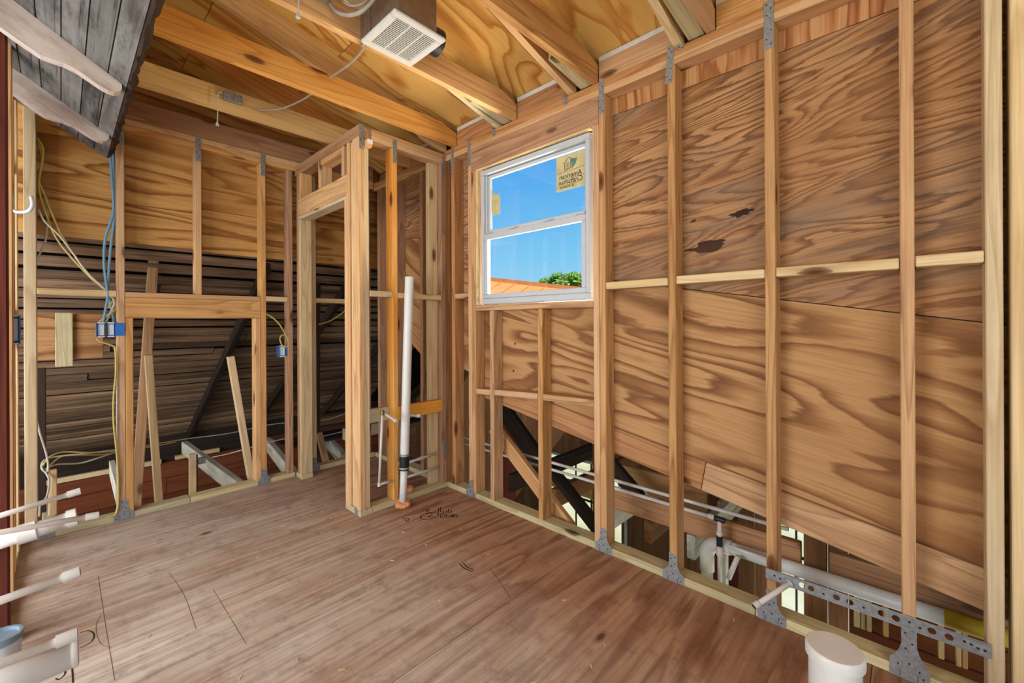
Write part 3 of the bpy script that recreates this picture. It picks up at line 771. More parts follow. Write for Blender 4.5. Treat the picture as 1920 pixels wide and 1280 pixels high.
# ================================================================== LEFT WALL
wl = empty('wall_left', 'old dark post and new studs beside the room at the left edge', 'wall', 'structure')
box('post', wl, MT['old_red'], (-0.27, -0.143), (2.56, 2.65), (-0.02, 3.0))
box('stud', wl, MS, (-0.235, -0.148), (2.95, 2.988), (T, 2.7))
box('stud', wl, MS, (-0.27, -0.156), (3.22, 3.258), (T, 2.6))
box('stud', wl, ML, (-0.26, -0.158), (3.50, 3.538), (T, 2.6))
box('bottom_plate', wl, MT['treated'], (-0.25, -0.160), (2.66, YB), (0, T))
for y in (2.10, 1.70, 0.9):
    box('stud', wl, MS, (-0.36, -0.271), (y, y + T), (0, 2.9))
for y, z in ((3.30, 2.06), (3.30, 1.30), (3.02, 1.9)):
    box('blocking', wl, MS, (-0.25, -0.165), (y, y + 0.19), (z, z + T))

# ================================================================== CEILING: roof plywood, rafters, joists
ce = empty('ceiling', 'open rafters and joists under a low plywood roof', 'ceiling', 'structure')
k = 1 / math.sqrt(1 + 0.25 ** 2)
def rpanel(x0, x1, y0, y1):
    pts = [(x0, y0, roof_z(x0)), (x1, y0, roof_z(x1)), (x1, y1, roof_z(x1)), (x0, y1, roof_z(x0))]
    prism('roof_panel', ce, MT['ply_roof'], pts, (0.25, 0, 1), 0.014, (1, 0, -0.25))
for j, (a, b2) in enumerate(((-6.5, -2.09), (-2.087, -0.87), (-0.867, 0.35), (0.353, 1.57), (1.573, 2.79), (2.793, 4.25))):
    off = 0.6 if j % 2 else 0.0
    xs = [2.42, 1.2 - off, -1.24 - off, -3.0]
    for q in range(3): rpanel(xs[q + 1], xs[q] - 0.003, a, b2)
prism('underlay', ce, MT['old_dark'], [(-3.0, -6.5, roof_z(-3.0) + 0.016), (2.42, -6.5, roof_z(2.42) + 0.016), (2.42, 4.25, roof_z(2.42) + 0.016), (-3.0, 4.25, roof_z(-3.0) + 0.016)], (0.25, 0, 1), 0.01, (1, 0, -0.25))
# unseen other slope of the roof, added past the ridge to block the sun
prism('roof_panel', ce, MT['ply_roof'], [(-3.0, -6.5, roof_z(-3)), (-3.0, 4.25, roof_z(-3)), (-7.5, 4.25, roof_z(-3) - 1.12), (-7.5, -6.5, roof_z(-3) - 1.12)], (-0.25, 0, 1), 0.014, (1, 0, 0.25))
MJ, MJP = MT['joist'], MT['joist_pale']
for y, m in ((0.645, MS), (1.255, MS), (1.865, MT['stud_warm']), (2.475, MJ), (3.085, MJP), (0.035, MS)):
    z0 = TOPZ + 2 * T + 0.0005 if y < 2.5 else TOPZ + 2 * T + 0.0005
    # joist with the top corner of its wall end cut to the roof
    xe = XF + 0.002; zt = z0 + 0.137
    xc = xe - (zt - (roof_z(xe) - 0.055)) / 0.25
    pts = [(-2.6, y, z0), (xe, y, z0), (xe, y, roof_z(xe) - 0.055), (xe - 0.14, y, zt), (-2.6, y, zt)]
    prism('joist', ce, m, pts, (0, 1, 0), T, (1, 0, 0))
for y, m in ((0.790, MT['stud_light']), (1.410, MT['stud_warm']), (2.015, MT['treated']), (2.620, MJP), (3.230, MJ), (0.17, MS)):
    x0, x1 = -2.9, XF + 0.02
    pts = [(x0, y, roof_z(x0) - 0.002), (x1, y, roof_z(x1) - 0.002), (x1, y, TOPZ + 2 * T + .0008), (XF - 0.02, y, TOPZ + 2 * T + .0008), (x0, y, roof_z(x0) - 0.144)]
    prism('rafter', ce, m, pts, (0, 1, 0), T, (1, 0, -0.25))
for y, m in ((0.692, MT['treated']), (1.302, MT['treated']), (1.925, MT['treated'])):
    bar('filler_block', ce, m, (XF - 0.28, y + 0.04, TOPZ + 0.145), (XF + 0.02, y + 0.04, TOPZ + 0.108), 0.075, 0.04)

# ================================================================== OLD EAVE (upper left)
ev = empty('roof_eave', 'old weathered eave with flaking rafter tails breaking into the room', 'eave', loc=(0.2, 2.6, 2.295))
def eave_z(x): return 2.295 + 0.644 * (0.2 - x)
xb = [0.199, 0.139, 0.071, 0.002, -0.066, -0.134, -0.202, -0.27, -0.338, -0.406, -0.474, -0.542, -0.610]
for a, b2 in zip(xb[:-1], xb[1:]):
    prism('soffit_board', ev, MT['old_grey'], [(a, 1.15, eave_z(a)), (a, 3.655, eave_z(a)), (b2 + .004, 3.655, eave_z(b2 + .004)), (b2 + .004, 1.15, eave_z(b2 + .004))], (0.644, 0, 1), 0.020, (0, 1, 0))
# ragged dark roofing edge
rr = random.Random(4); pts = []
N = 60
for i in range(N + 1): pts.append((0.203 + rr.random() * 0.012, 1.15 + 2.5 * i / N, 0))
for i in range(N):
    a, b2 = pts[i], pts[i + 1]
    if i % 6 == 0:
        seg = [(0.198, pts[j][1]) for j in (i, min(i + 6, N))]
        out = [(pts[j][0], pts[j][1]) for j in range(min(i + 6, N), i - 1, -1)]
        prism('roofing_edge', ev, MT['old_dark'], [(x, y, eave_z(x) + 0.004) for x, y in seg + out], (0.644, 0, 1), 0.05, (0, 1, 0))
def tail(y0, tipx):
    sl = Vector((1, 0, -0.644)).normalized(); nn = Vector((-0.644, 0, -1)).normalized()   # along the slope, and away below it
    top = Vector((tipx, y0, eave_z(tipx) - 0.001))
    prof = [(0.0, 0.0), (0.010, 0.014), (0.012, 0.034), (0.004, 0.050), (-0.014, 0.060), (-0.04, 0.066), (-0.08, 0.068), (-0.12, 0.072), (-0.155, 0.082), (-0.185, 0.100), (-0.21, 0.112), (-0.26, 0.116), (-0.75, 0.116), (-0.75, 0.0)]
    pts = [top + sl * a + nn * b2 for a, b2 in prof]
    prism('rafter_tail', ev, MT['old_tail'], pts, (0, 1, 0), 0.045, (1, 0, -0.644))
tail(2.50, 0.185); tail(3.22, 0.185)

# ================================================================== ATTIC behind the back wall: the old roof seen from inside
def attic_z(y): return 1.80 - 0.65 * (y - 3.85)
def aslope(px, py, off=0.0):
    v = _ray(px, py); t = (1.80 + off + 0.65 * 3.85 - CAM_H) / (v.z + 0.65 * v.y); return _O + v * t
ra = empty('roof_attic', 'dark underside of the old slatted roof behind the back wall', 'roof', 'structure')
an = Vector((0, 0.65, 1)).normalized()
prism('shingle_layer', ra, MT['old_black'], [(-3.0, 3.83, attic_z(3.83) + 0.06), (3.5, 3.83, attic_z(3.83) + 0.06), (3.5, 7.3, attic_z(7.3) + 0.06), (-3.0, 7.3, attic_z(7.3) + 0.06)], an, 0.03, (1, 0, 0))
prism('shingle_layer', ra, MT['old_black'], [(3.5, 4.38, attic_z(4.38) + 0.03), (6.5, 4.38, attic_z(4.38) + 0.03), (6.5, 7.3, attic_z(7.3) + 0.03), (3.5, 7.3, attic_z(7.3) + 0.03)], an, 0.03, (1, 0, 0))
rr = random.Random(11); y = 3.84
while y < 7.05:
    wd = 0.066 + rr.random() * 0.026
    cuts = [-3.0] + sorted(-0.6 + rr.random() * 4.2 for _ in range(1)) + [3.5]
    for a, b2 in zip(cuts[:-1], cuts[1:]):
        dz = rr.uniform(-0.006, 0.006); dy = rr.uniform(-0.006, 0.006)
        bar('roof_slat', ra, MT['old_slat'], (a, y + dy, attic_z(y) + dz), (b2 - 0.006, y - dy, attic_z(y) + dz), wd, 0.026, an, bev=0.003)
    y += wd * 0.84 + 0.032 + rr.random() * 0.016
for p0, p1 in (((512, 440), (360, 822)), ((545, 690), (498, 775)), ((655, 680), (600, 806)), ((800, 640), (760, 800))):
    a, b2 = aslope(*p0, -0.055), aslope(*p1, -0.055)
    xm = (a.x + b2.x) / 2
    ys_ = 3.87 if xm < 3.2 else 4.6
    bar('old_rafter', ra, MT['old_dark'], (xm + 0.02, ys_, attic_z(ys_) - 0.06), (xm - 0.02, 7.0, attic_z(7.0) - 0.06), 0.05, 0.09, an)
bar('old_rafter', ra, MT['old_dark'], (-0.55, 3.87, attic_z(3.87) - 0.06), (-0.55, 7.0, attic_z(7.0) - 0.06), 0.05, 0.09, an)
# opposite slope of that roof, falling away towards the camera past the window wall
prism('shingle_layer', ra, MT['old_dark'], [(2.133, 3.83, 1.80), (3.2, 3.83, 1.80), (3.2, 2.2, 0.78), (2.133, 2.2, 0.78)], (0, -0.65, 1), 0.03, (1, 0, 0))

wlow = empty('wall_far', 'red board wall of the room below seen through the attic', 'wall', 'structure')
z = -0.47; i = 0
while z > -2.6:
    box('plank', wlow, MT['red_board'], (-1.6, 0.9 if i % 2 else 2.0), (6.80, 6.82), (z - 0.196, z), 'x', bev=0.004)
    box('plank', wlow, MT['red_board'], (0.903 if i % 2 else 2.003, 5.2), (6.80, 6.82), (z - 0.196, z), 'x', bev=0.004)
    z -= 0.199; i += 1
box('wall_cap', wlow, MT['old_dark'], (-1.6, 5.2), (6.83, 6.9), (-2.6, 0.3), 'x')
box('top_strip', wlow, MT['stud_light'], (-0.16, 0.845), (6.74, 6.79), (-0.463, -0.41)); box('top_strip', wlow, MT['stud_light'], (0.98, 1.45), (6.74, 6.79), (-0.45, -0.40))
box('floor_below', empty('floor_lower', 'dark floor of the storey below', 'floor', 'structure'), MT['brown_board'], (-3, 4.45), (-1.5, 6.8), (-2.7, -2.66), 'x', bev=0)

jl = empty('ceiling_lower', 'old white-painted joists of the lower ceiling', 'ceiling', 'structure')
def yjoist(pa, pb, w=0.05, h=0.13, mat='old_white', ya=YS + 0.01, yb=5.7, dz=0.0):
    a, b2 = az(*pa, 0.0), az(*pb, 0.0)
    d = (b2 - a); a2 = a + d * ((ya - a.y) / d.y); b3 = a + d * ((yb - a.y) / d.y)
    return bar('old_joist', jl, MT[mat], (a2.x, a2.y, -h / 2 + dz), (b3.x, b3.y, -h / 2 + dz), w, h)
yjoist((455, 905), (345, 826)); yjoist((545, 872), (503, 822), yb=5.2); yjoist((660, 862), (612, 815), yb=5.0)
yjoist((222, 905), (205, 845), w=0.04, yb=5.4, mat='old_white'); yjoist((92, 960), (96, 880), w=0.06, yb=4.6, mat='treated')
for y in (4.55, 4.75, 4.95):
    box('attic_plank', jl, MT['old_dark'] if y < 4.9 else MT['brown_board'], (1.55, 3.4), (y, y + 0.17), (0.0, 0.02), 'x')
box('attic_plank', jl, MT['brown_board'], (1.95, 2.9), (5.2, 5.36), (0.02, 0.12), 'x')
box('attic_plank', jl, MT['treated'], (2.05, 2.75), (4.35, 4.42), (0.02, 0.14), 'x')

def lean(pa, pb, Y, w, d, mat, label, Yb=None):
    a, b2 = ay(*pa, Y), ay(*pb, Yb or Y)
    o = bar('leaning_board', None, MT[mat], a, b2, w, d, (0, -1, 0))
    return tag(o, label, 'board', group='loose boards leaning in the attic')
lean((288, 484), (254, 955), 4.05, 0.058, 0.04, 'stud', 'brown sawn board leaning behind the header, beside the short black stub')
lean((297, 474), (288, 560), 4.20, 0.06, 0.05, 'old_dark', 'short black timber stub rising just above the header')
lean((278, 665), (298, 945), 3.98, 0.045, 0.05, 'stud_light', 'pale leaning board with a lit edge inside the framed opening')
lean((432, 668), (472, 905), 3.98, 0.045, 0.06, 'stud_light', 'pale board propped at a slant against the dark rafter')
lean((594, 518), (592, 865), 4.10, 0.05, 0.06, 'old_dark', 'upright grey timber behind the closet doorway')
lean((598, 812), (612, 868), 3.95, 0.05, 0.04, 'stud', 'short brown board end standing on the plate inside the closet doorway')
lean((75, 690), (76, 960), 4.0, 0.05, 0.05, 'old_dark', 'black timber upright beside the pale corner stud')
lean((361, 850), (361, 932), 4.1, 0.045, 0.03, 'stud_light', 'short pale upright below the white joist')
lean((366, 852), (366, 934), 4.16, 0.03, 0.03, 'old_red', 'thin dark red upright next to the short pale one')
lean((99, 880), (99, 965), 3.92, 0.036, 0.03, 'stud_light', 'short pale post beside the cable bundle at the floor')
pa, pb = ay(68, 588, 4.35), ay(194, 670, 4.35)
tag(box('plywood_patch', None, MT['ply_wall'], (pa.x, pb.x), (4.35, 4.362), (pb.z, pa.z), 'x'), 'tan plywood patch under the old roof, left of the blue boxes', 'plywood')
pa, pb = ay(103, 586, 4.31), ay(137, 686, 4.31)
tag(box('treated_board', None, MT['treated'], (pa.x, pb.x), (4.31, 4.348), (pb.z, pa.z), 'z'), 'greenish treated board fixed upright on the plywood patch', 'board')

# ================================================================== PORCH below the sloping board on the window wall
wp = empty('wall_porch', 'outer board wall of the porch with bright window openings', 'wall', 'structure')
op = ((2.45, 3.60, -1.75, -0.50), (0.60, 0.93, -1.45, -0.55))
XP = 4.5
y = -2.4; rr = random.Random(3)
def inside(y, o): return o[0] - 0.05 < y < o[1]
while y < 6.6:
    hit = [o for o in op if inside(y, o)]
    if hit:
        o_ = hit[0]
        box('plank', wp, MT['brown_board'], (XP, XP + 0.02), (y, y + 0.136), (o_[3], 0.35 if y < 2.2 else 0.9), 'z', bev=0.003)
        box('plank', wp, MT['brown_board'], (XP, XP + 0.02), (y, y + 0.136), (-2.66, o_[2]), 'z', bev=0.003)
    else:
        box('plank', wp, MT['old_red'] if rr.random() < 0.35 else MT['brown_board'], (XP, XP + 0.02), (y, y + 0.136), (-2.66, 0.35 if y < 2.2 else 0.9), 'z', bev=0.003)
    y += 0.14
for o_ in op:
    for yy in (o_[0] - 0.03, o_[1]): box('window_casing', wp, MT['old_white'], (XP - 0.02, XP + 0.03), (yy, yy + 0.03), (o_[2], o_[3]))
    for zz in (o_[2] - 0.03, o_[3]): box('window_casing', wp, MT['old_white'], (XP - 0.02, XP + 0.03), (o_[0] - 0.03, o_[1] + 0.03), (zz, zz + 0.03))
    n = max(2, round((o_[1] - o_[0]) / 0.22))
    for q in range(1, n):
        yy = o_[0] + (o_[1] - o_[0]) * q / n
        box('muntin', wp, MT['old_dark'], (XP, XP + 0.02), (yy - 0.008, yy + 0.008), (o_[2], o_[3]))
    zz = (o_[2] + o_[3]) / 2 + 0.15
    box('muntin', wp, MT['old_dark'], (XP - 0.002, XP + 0.018), (o_[0], o_[1]), (zz - 0.012, zz + 0.012))
rp_ = empty('roof_porch', 'low porch roof outside the window wall', 'roof', 'structure')
MT['shingle'] = weathered('pale_roofing', (190, 174, 150), (160, 142, 118), crack=(120, 104, 86), sx=6, sy=6)
prism('roof_deck', rp_, MT['shingle'], [(2.133, -2.5, raft_z(-2.5)), (5.2, -2.5, raft_z(-2.5) - 0.3), (5.2, 2.6, raft_z(2.6) - 0.3), (2.133, 2.6, raft_z(2.6))], (0, -0.174, 1), 0.025, (0, 1, 0.17))
for y in (0.55, 1.25, 1.95):
    bar('porch_rafter', rp_, MT['brown_board'], (2.5, y, raft_z(y) - 0.06), (4.5, y, raft_z(y) - 0.24), 0.04, 0.10)
pj = empty('ceiling_porch', 'bare joists and beams of the porch ceiling', 'ceiling', 'structure')
def pbox(*a, **k_): return box(a[0], pj, MT[a[1]], *a[2:], **k_)
pbox('ledger_beam', 'stud_red', (2.40, 2.438), (0.39, 1.40), (0.075, 0.205)); pbox('ledger_beam', 'stud_red', (2.40, 2.438), (-1.2, 0.28), (0.075, 0.205))
pbox('post', 'brown_board', (2.399, 2.438), (0.292, 0.378), (-0.9, 0.26))
for y, m in ((0.93, 'old_white'), (1.20, 'brown_board'), (1.47, 'old_white'), (1.95, 'brown_board'), (2.4, 'old_dark')):
    pbox('porch_joist', m, (2.54, 4.49), (y, y + 0.05), (-0.14, 0.0))
pbox('porch_beam', 'stud', (3.05, 3.09), (1.05, 1.72), (-0.06, 0.12)); pbox('porch_beam', 'stud', (3.6, 3.65), (1.2, 3.2), (-0.50, -0.385))
pbox('porch_post', 'brown_board', (3.3, 3.36), (2.02, 2.12), (-1.2, 0.2)); pbox('porch_post', 'old_white', (3.4, 3.46), (1.02, 1.08), (-1.4, -0.1))
wi = empty('wall_porch_inner', 'red-brown board wall behind the drain pipe', 'wall', 'structure')
z = 0.28
while z > -1.4:
    box('plank', wi, MT['red_board'], (3.02, 3.04), (-1.8, 0.26), (z - 0.14, z), 'y', bev=0.004); z -= 0.143
# braces seen in the bays under the window
def brace(pa, pb, X, w, d, mat, label):
    o = bar('diagonal_brace', None, MT[mat], ax(*pa, X), ax(*pb, X), w, d, (1, 0, 0))
    return tag(o, label, 'brace')
brace((925, 800), (1070, 992), XS + 0.06, 0.10, 0.038, 'stud', 'pine diagonal brace crossing behind the studs below the window')
brace((1025, 868), (1128, 1000), 2.49, 0.09, 0.045, 'old_dark', 'black diagonal timber with a metal strap, right of the pine brace')
brace((935, 755), (1015, 870), 2.75, 0.16, 0.05, 'old_dark', 'broad dark purple-brown timber behind the blocking under the window')
brace((1140, 862), (1200, 935), 2.75, 0.10, 0.05, 'old_dark', 'black slanting timber between the two white water lines and the plywood')

def strip(px0, px1, py0, py1, X, mat, label):
    a, b2 = ax(px0, py0, X), ax(px1, py1, X)
    o = box('furring_strip', None, MT[mat], (X, X + 0.02), (a.y, b2.y), (b2.z, a.z), 'z'); return tag(o, label, 'strip', group='pale strips on the porch wall')
strip(1600, 1612, 1098, 1178, 2.95, 'stud_light', 'leftmost of the three close pale strips behind the drain pipe')
strip(1613, 1623, 1100, 1182, 2.96, 'treated', 'greenish middle one of the three close strips behind the drain pipe')
strip(1624, 1634, 1102, 1186, 2.95, 'stud_light', 'rightmost of the three close pale strips behind the drain pipe')
strip(1655, 1666, 1110, 1196, 2.95, 'stud_warm', 'single orange-pine strip to the left of the bare stud with the big shoe')
strip(1758, 1771, 1150, 1238, 2.80, 'stud_light', 'single pale strip to the right of the bare stud with the big shoe')
strip(1791, 1803, 1160, 1252, 2.78, 'stud_light', 'left one of the paired pale strips below the yellow tape')
strip(1804, 1815, 1162, 1256, 2.78, 'stud', 'right one of the paired strips below the yellow tape')

# ------------------------------------------------------------------ plumbing behind the window wall
XPIPE = 2.30
P = MT['cpvc']
def line(name, mat, pts, r, label, cat='pipe', group=None, smooth=False):
    o = empty(name, label, cat, group=group, loc=pts[0]); tube('pipe', o, mat, pts, r, 12, smooth); return o
o = line('water_pipe', P, [(XPIPE, 2.95, 0.300), (XPIPE, 0.42, 0.298)], 0.0095, 'upper of the two long white water pipes behind the window wall', group='water pipes behind the window wall')
o = line('water_pipe', P, [(XPIPE, 2.95, 0.252), (XPIPE, 0.735, 0.250)], 0.0095, 'lower long white water pipe ending in a black tee', group='water pipes behind the window wall')
lathe('tee', o, MT['black'], (XPIPE, 0.745, 0.250), (0, -1, 0), [(0, 0.014), (0.05, 0.014)], 12)
lathe('coupling', o, P, (XPIPE, 0.775, 0.2505), (0, -1, 0), [(0, 0.014), (0.03, 0.014)], 12)
tube('pipe', o, P, [(XPIPE, 0.72, 0.245), (XPIPE, 0.72, -0.07)], 0.011, 12, False)
lathe('coupling', o, MT['black'], (XPIPE, 0.72, 0.165), (0, 0, -1), [(0, 0.015), (0.05, 0.015)], 14)
lathe('coupling', o, P, (XPIPE, 0.72, 0.108), (0, 0, -1), [(0, 0.017), (0.04, 0.017)], 14)
lathe('coupling', o, P, (XPIPE, 0.72, 0.19), (0, 0, -1), [(0, 0.016), (0.02, 0.016)], 14)
o = line('water_pipe', P, [ax(1368, 1024, XPIPE - 0.02), ax(1440, 1049, XPIPE - 0.02)], 0.0095, 'short white water pipe running under the drain to the right of the black tee', group='water pipes behind the window wall')
tube('branch', o, P, [ax(1384, 1042, XPIPE - 0.02), ax(1366, 1084, XPIPE - 0.03)], 0.012, 12, False)
dr = empty('drain_pipe', 'large white drain pipe with an elbow and a yellow tape band', 'pipe', loc=(XPIPE + 0.06, 0.80, -0.5))
XD = XPIPE + 0.052
arc = [(XD, 0.80 - 0.075 + 0.075 * math.cos(t), 0.022 + 0.075 * math.sin(t)) for t in [math.pi / 2 * i / 8 for i in range(9)]]
tube('elbow', dr, MT['pvc'], [(XD, 0.80, -0.06)] + arc + [(XD, 0.68, 0.097)], 0.036, 18, False)
tube('pipe', dr, MT['pvc'], [(XD, 0.80, -0.8), (XD, 0.80, -0.05)], 0.030, 18, False)
tube('pipe', dr, MT['pvc'], [(XD, 0.70, 0.097), (XD, -0.8, 0.110)], 0.031, 18, False)
tube('tape_band', dr, MT['tape'], [(XD, -0.085, 0.1037), (XD, -0.30, 0.1055)], 0.0318, 18, False)
# steel strap that protects the pipes, nailed over the studs
sp_ = empty('perforated_strap', 'galvanised strap with punched holes across the lowest part of the studs', 'strap', loc=(XF - 0.003, 0.1, 0.2))
def strap_mesh():
    bm = bmesh.new(); y0, y1, z0, z1 = -0.178, 0.452, 0.182, 0.228
    holes = [(y, 0.205, 0.011) for y in (0.325, 0.295, 0.215, 0.175, 0.085, 0.047, -0.044, -0.085)]
    me = bpy.data.meshes.new('strip'); 
    # grid with round holes: each hole lives in its own square cell
    cells = sorted([h for h in holes if h[0] not in (0.0,)], key=lambda h: h[0])
    ycur = y0; c = 0.0145
    def quad(a, b2, zz0, zz1):
        vs = [bm.verts.new((0, a, zz0)), bm.verts.new((0, b2, zz0)), bm.verts.new((0, b2, zz1)), bm.verts.new((0, a, zz1))]; bm.faces.new(vs)
    for (yc, zc, r) in cells:
        quad(ycur, yc - c, z0, z1)
        quad(yc - c, yc + c, z0, zc - c); quad(yc - c, yc + c, zc + c, z1)
        n = 16; ring, sq = [], []
        for i in range(n):
            th = 2 * math.pi * (i + 0.5) / n; cs_, sn = math.cos(th), math.sin(th)
            ring.append(bm.verts.new((0, yc + r * cs_, zc + r * sn)))
            m_ = max(abs(cs_), abs(sn)); sq.append(bm.verts.new((0, yc + c * cs_ / m_, zc + c * sn / m_)))
        for i in range(n):
            j = (i + 1) % n; bm.faces.new((ring[i], ring[j], sq[j], sq[i]))
        for sy in (-1, 1):
            for sz in (-1, 1):
                t1 = 2 * math.pi * 1.5 / n; t2 = 2 * math.pi * 2.5 / n
                pa = (yc + sy * c, zc + sz * c * math.tan(t1)); pb = (yc + sy * c * math.tan(math.pi / 2 - t2), zc + sz * c)
                bm.faces.new([bm.verts.new((0, yc + sy * c, zc + sz * c)), bm.verts.new((0, *pa)), bm.verts.new((0, *pb))])
        ycur = yc + c
    quad(ycur, y1, z0, z1)
    bmesh.ops.remove_doubles(bm, verts=bm.verts, dist=1e-5)
    bmesh.ops.recalc_face_normals(bm, faces=bm.faces)
    geo = bmesh.ops.extrude_face_region(bm, geom=list(bm.faces))
    for e_ in geo['geom']:
        if isinstance(e_, bmesh.types.BMVert): e_.co.x -= 0.0018
    bm.to_mesh(me); bm.free(); me.materials.append(MT['galv']); return me
so = bpy.data.objects.new('strip', strap_mesh()); place(so, Matrix.Translation((XF - 0.0045, 0, 0)), sp_)
for zz in (0.1835, 0.2265): tube('rolled_edge', sp_, MT['galv'], [(XF - 0.007, -0.17, zz), (XF - 0.007, 0.45, zz)], 0.0022, 6, False)
for y in (0.42, 0.40, 0.255, 0.135, 0.012, -0.015, -0.12, -0.135, -0.150, -0.165):
    lathe('screw', sp_, MT['steel_hole'], (XF - 0.0064, y, 0.205 + 0.004 * math.sin(y * 90)), (-1, 0, 0), [(0, 0.0042), (0.0016, 0.0036)], 8)
a, b2 = Vector((2.06, 0.345, 0.210)), ax(1415, 1136, 1.885)
o = empty('stub_pipe', 'thin white capped pipe poking through the steel strap', 'pipe', loc=a)
tube('pipe', o, P, [a, b2], 0.0100, 14, False); cap_ = lathe('cap', o, P, b2, (a - b2), [(-0.004, 0.0128), (0.018, 0.0132)], 16); lathe('cap_face', cap_, MT['duct'], b2, (b2 - a), [(0.004, 0.0105), (0.0048, 0.010)], 16)
lathe('grommet', o, MT['vinyl'], a + (b2 - a).normalized() * 0.042, (b2 - a), [(0, 0.016), (0.006, 0.016)], 16)

# capped toilet drain in the floor
cp = az(1565, 1213, 0.40)
o = empty('capped_drain', 'thick white capped drain pipe standing up from the floor', 'pipe', loc=(cp.x, cp.y, 0))
lathe('pipe', o, MT['pvc'], (cp.x, cp.y, 0), (0, 0, 1), [(0, 0.0575), (0.375, 0.0575)], 40)
lathe('cap', o, MT['pvc'], (cp.x, cp.y, 0.372), (0, 0, 1), [(0, 0.0585), (0.0, 0.0645), (0.02, 0.0650), (0.025, 0.0635), (0.028, 0.060)], 48)

# vent pipe with its rubber coupling and foam
vp = empty('vent_pipe', 'tall white leaning vent pipe with a black rubber coupling', 'pipe', loc=(1.604, 2.56, 0))
va, vb = Vector((1.606, 2.555, 0.0)), Vector((1.679, 2.570, 1.58)); vm = Vector((1.622, 2.556, 0.30))
tube('pipe', vp, MT['pvc'], [va, vm], 0.0245, 20, False); 
R1, R0 = 0.0305, 0.026
d = (vb - vm).normalized(); 
lathe('pipe', vp, MT['pvc'], vm, d, [(0, R1), ((vb - vm).length, R1), ((vb - vm).length, R0), ((vb - vm).length - 0.05, R0)], 28)
lathe('coupling', vp, MT['black'], vm - d * 0.055, d, [(0, 0.033), (0.11, 0.035)], 24)
for s in (-0.045, 0.042): lathe('hose_clamp', vp, MT['galv'], vm + d * s, d, [(0, 0.036), (0.012, 0.036)], 24)
def foam(c, n, R, label, seed):
    rr = random.Random(seed); bm = bmesh.new()
    for i in range(n):
        th = 2 * math.pi * i / n + rr.random() * 0.4; r = 0.016 + rr.random() * 0.010
        mt = Matrix.Translation((math.cos(th) * R, math.sin(th) * R, r * 0.75)) @ Matrix.Diagonal((1.25, 1.1, 0.95, 1))
        bmesh.ops.create_icosphere(bm, subdivisions=2, radius=r, matrix=mt)
    me = bpy.data.meshes.new('expanding_foam'); bm.to_mesh(me); bm.free(); me.materials.append(MT['foam'])
    for pl in me.polygons: pl.use_smooth = True
    oo = bpy.data.objects.new('expanding_foam', me); place(oo, Matrix.Translation(c), None); return tag(oo, label, 'foam')
foam((1.606, 2.55, 0.0), 9, 0.032, 'ring of orange foam around the foot of the vent pipe', 5)
foam((1.72, 2.66, T), 4, 0.016, 'small orange foam blob on the closet plate behind the vent pipe', 6)

# shower plumbing in the closet wall
sh = empty('shower_riser', 'thin cream riser pipe with elbows beside the vent pipe', 'pipe', loc=(1.49, 2.58, 0.15))
YR = 2.58
r0, r1 = ay(711, 908, YR), ay(717, 776, YR)
tube('pipe', sh, P, [r0, r1], 0.0085, 12, False)
e0 = ay(735, 901, YR + 0.02); tube('pipe', sh, P, [r0, e0], 0.0085, 12, False); lathe('elbow', sh, P, r0 - Vector((0, 0, 0.012)), (0, 0, 1), [(0, 0.0115), (0.024, 0.0115)], 14)
lathe('coupling', sh, MT['black'], r0 - Vector((0, 0, 0.02)), (0, 0, 1), [(0, 0.011), (0.012, 0.011)], 14)
tube('pipe', sh, P, [r1, ay(722, 776, YR), ay(744, 790, YR - 0.10)], 0.009, 12, False); lathe('cap', sh, P, ay(741, 788, YR - 0.09), (0, -1, -0.1), [(0, 0.012), (0.02, 0.012)], 14)
MT['brass'] = plain('brass', (140, 116, 80), 0.4, metal=0.8)
lathe('valve_elbow', sh, MT['brass'], r1 + Vector((0, 0.0, -0.006)), (0, 0, 1), [(0, 0.014), (0.03, 0.014)], 14)
tube('pipe', sh, P, [ay(757, 776, YR + 0.03), ay(785, 780, YR - 0.02)], 0.010, 12, False); lathe('cap', sh, MT['pvc'], ay(781, 779, YR - 0.01), (1, -0.9, -0.1), [(0, 0.013), (0.026, 0.013)], 14)
for (pa, pb, yy, lb) in (((762, 868), (816, 850), 2.64, 'upper thin cream pipe running from the vent pipe to the closet corner'), ((760, 895), (822, 875), 2.64, 'lower thin cream pipe running from the vent pipe to the closet corner')):
    o = empty('water_pipe', lb, 'pipe', loc=ay(*pa, yy)); tube('pipe', o, P, [ay(*pa, yy), ay(*pb, yy)], 0.0095, 12, False)
    q = ay(*pb, yy); lathe('coupling', o, P, ay((pa[0] + pb[0]) / 2, (pa[1] + pb[1]) / 2, yy), (1, 0, 0.05), [(-0.015, 0.013), (0.015, 0.013)], 14)

# ------------------------------------------------------------------ plumbing stubs from the left wall
def stub(end, r, capr, mat, label, capL=0.035, dirv=(-1, 0.03, -0.03), dark=True, L=None):
    end = Vector(end); dv = Vector(dirv).normalized(); st_ = end + dv * (L or (end.x + 0.24))
    o = empty('stub_pipe', label, 'pipe', loc=st_)
    tube('pipe', o, mat, [st_, end], r, 16, False)
    cap_ = lathe('cap', o, MT['pvc'], end, dv, [(0, capr * 0.96), (0.002, capr), (capL, capr), (capL, r)], 20)
    if dark: lathe('cap_face', cap_, MT['duct'], end, -dv, [(0.0, capr * 0.8), (0.001, capr * 0.75)], 16)
    return o
def at_depth(px, py, t): return _O + _ray(px, py) * t
CP = MT['cpvc']
stub(at_depth(151, 920, 1.62), 0.0095, 0.0125, CP, 'highest of the thin capped pipes at the left edge, tilted upward', dirv=(-1, -0.02, -0.14))
stub(at_depth(185, 965, 1.62), 0.0095, 0.0125, CP, 'longest thin capped pipe, just above the upper thick pipe at left', dirv=(-1, -0.05, 0.10))
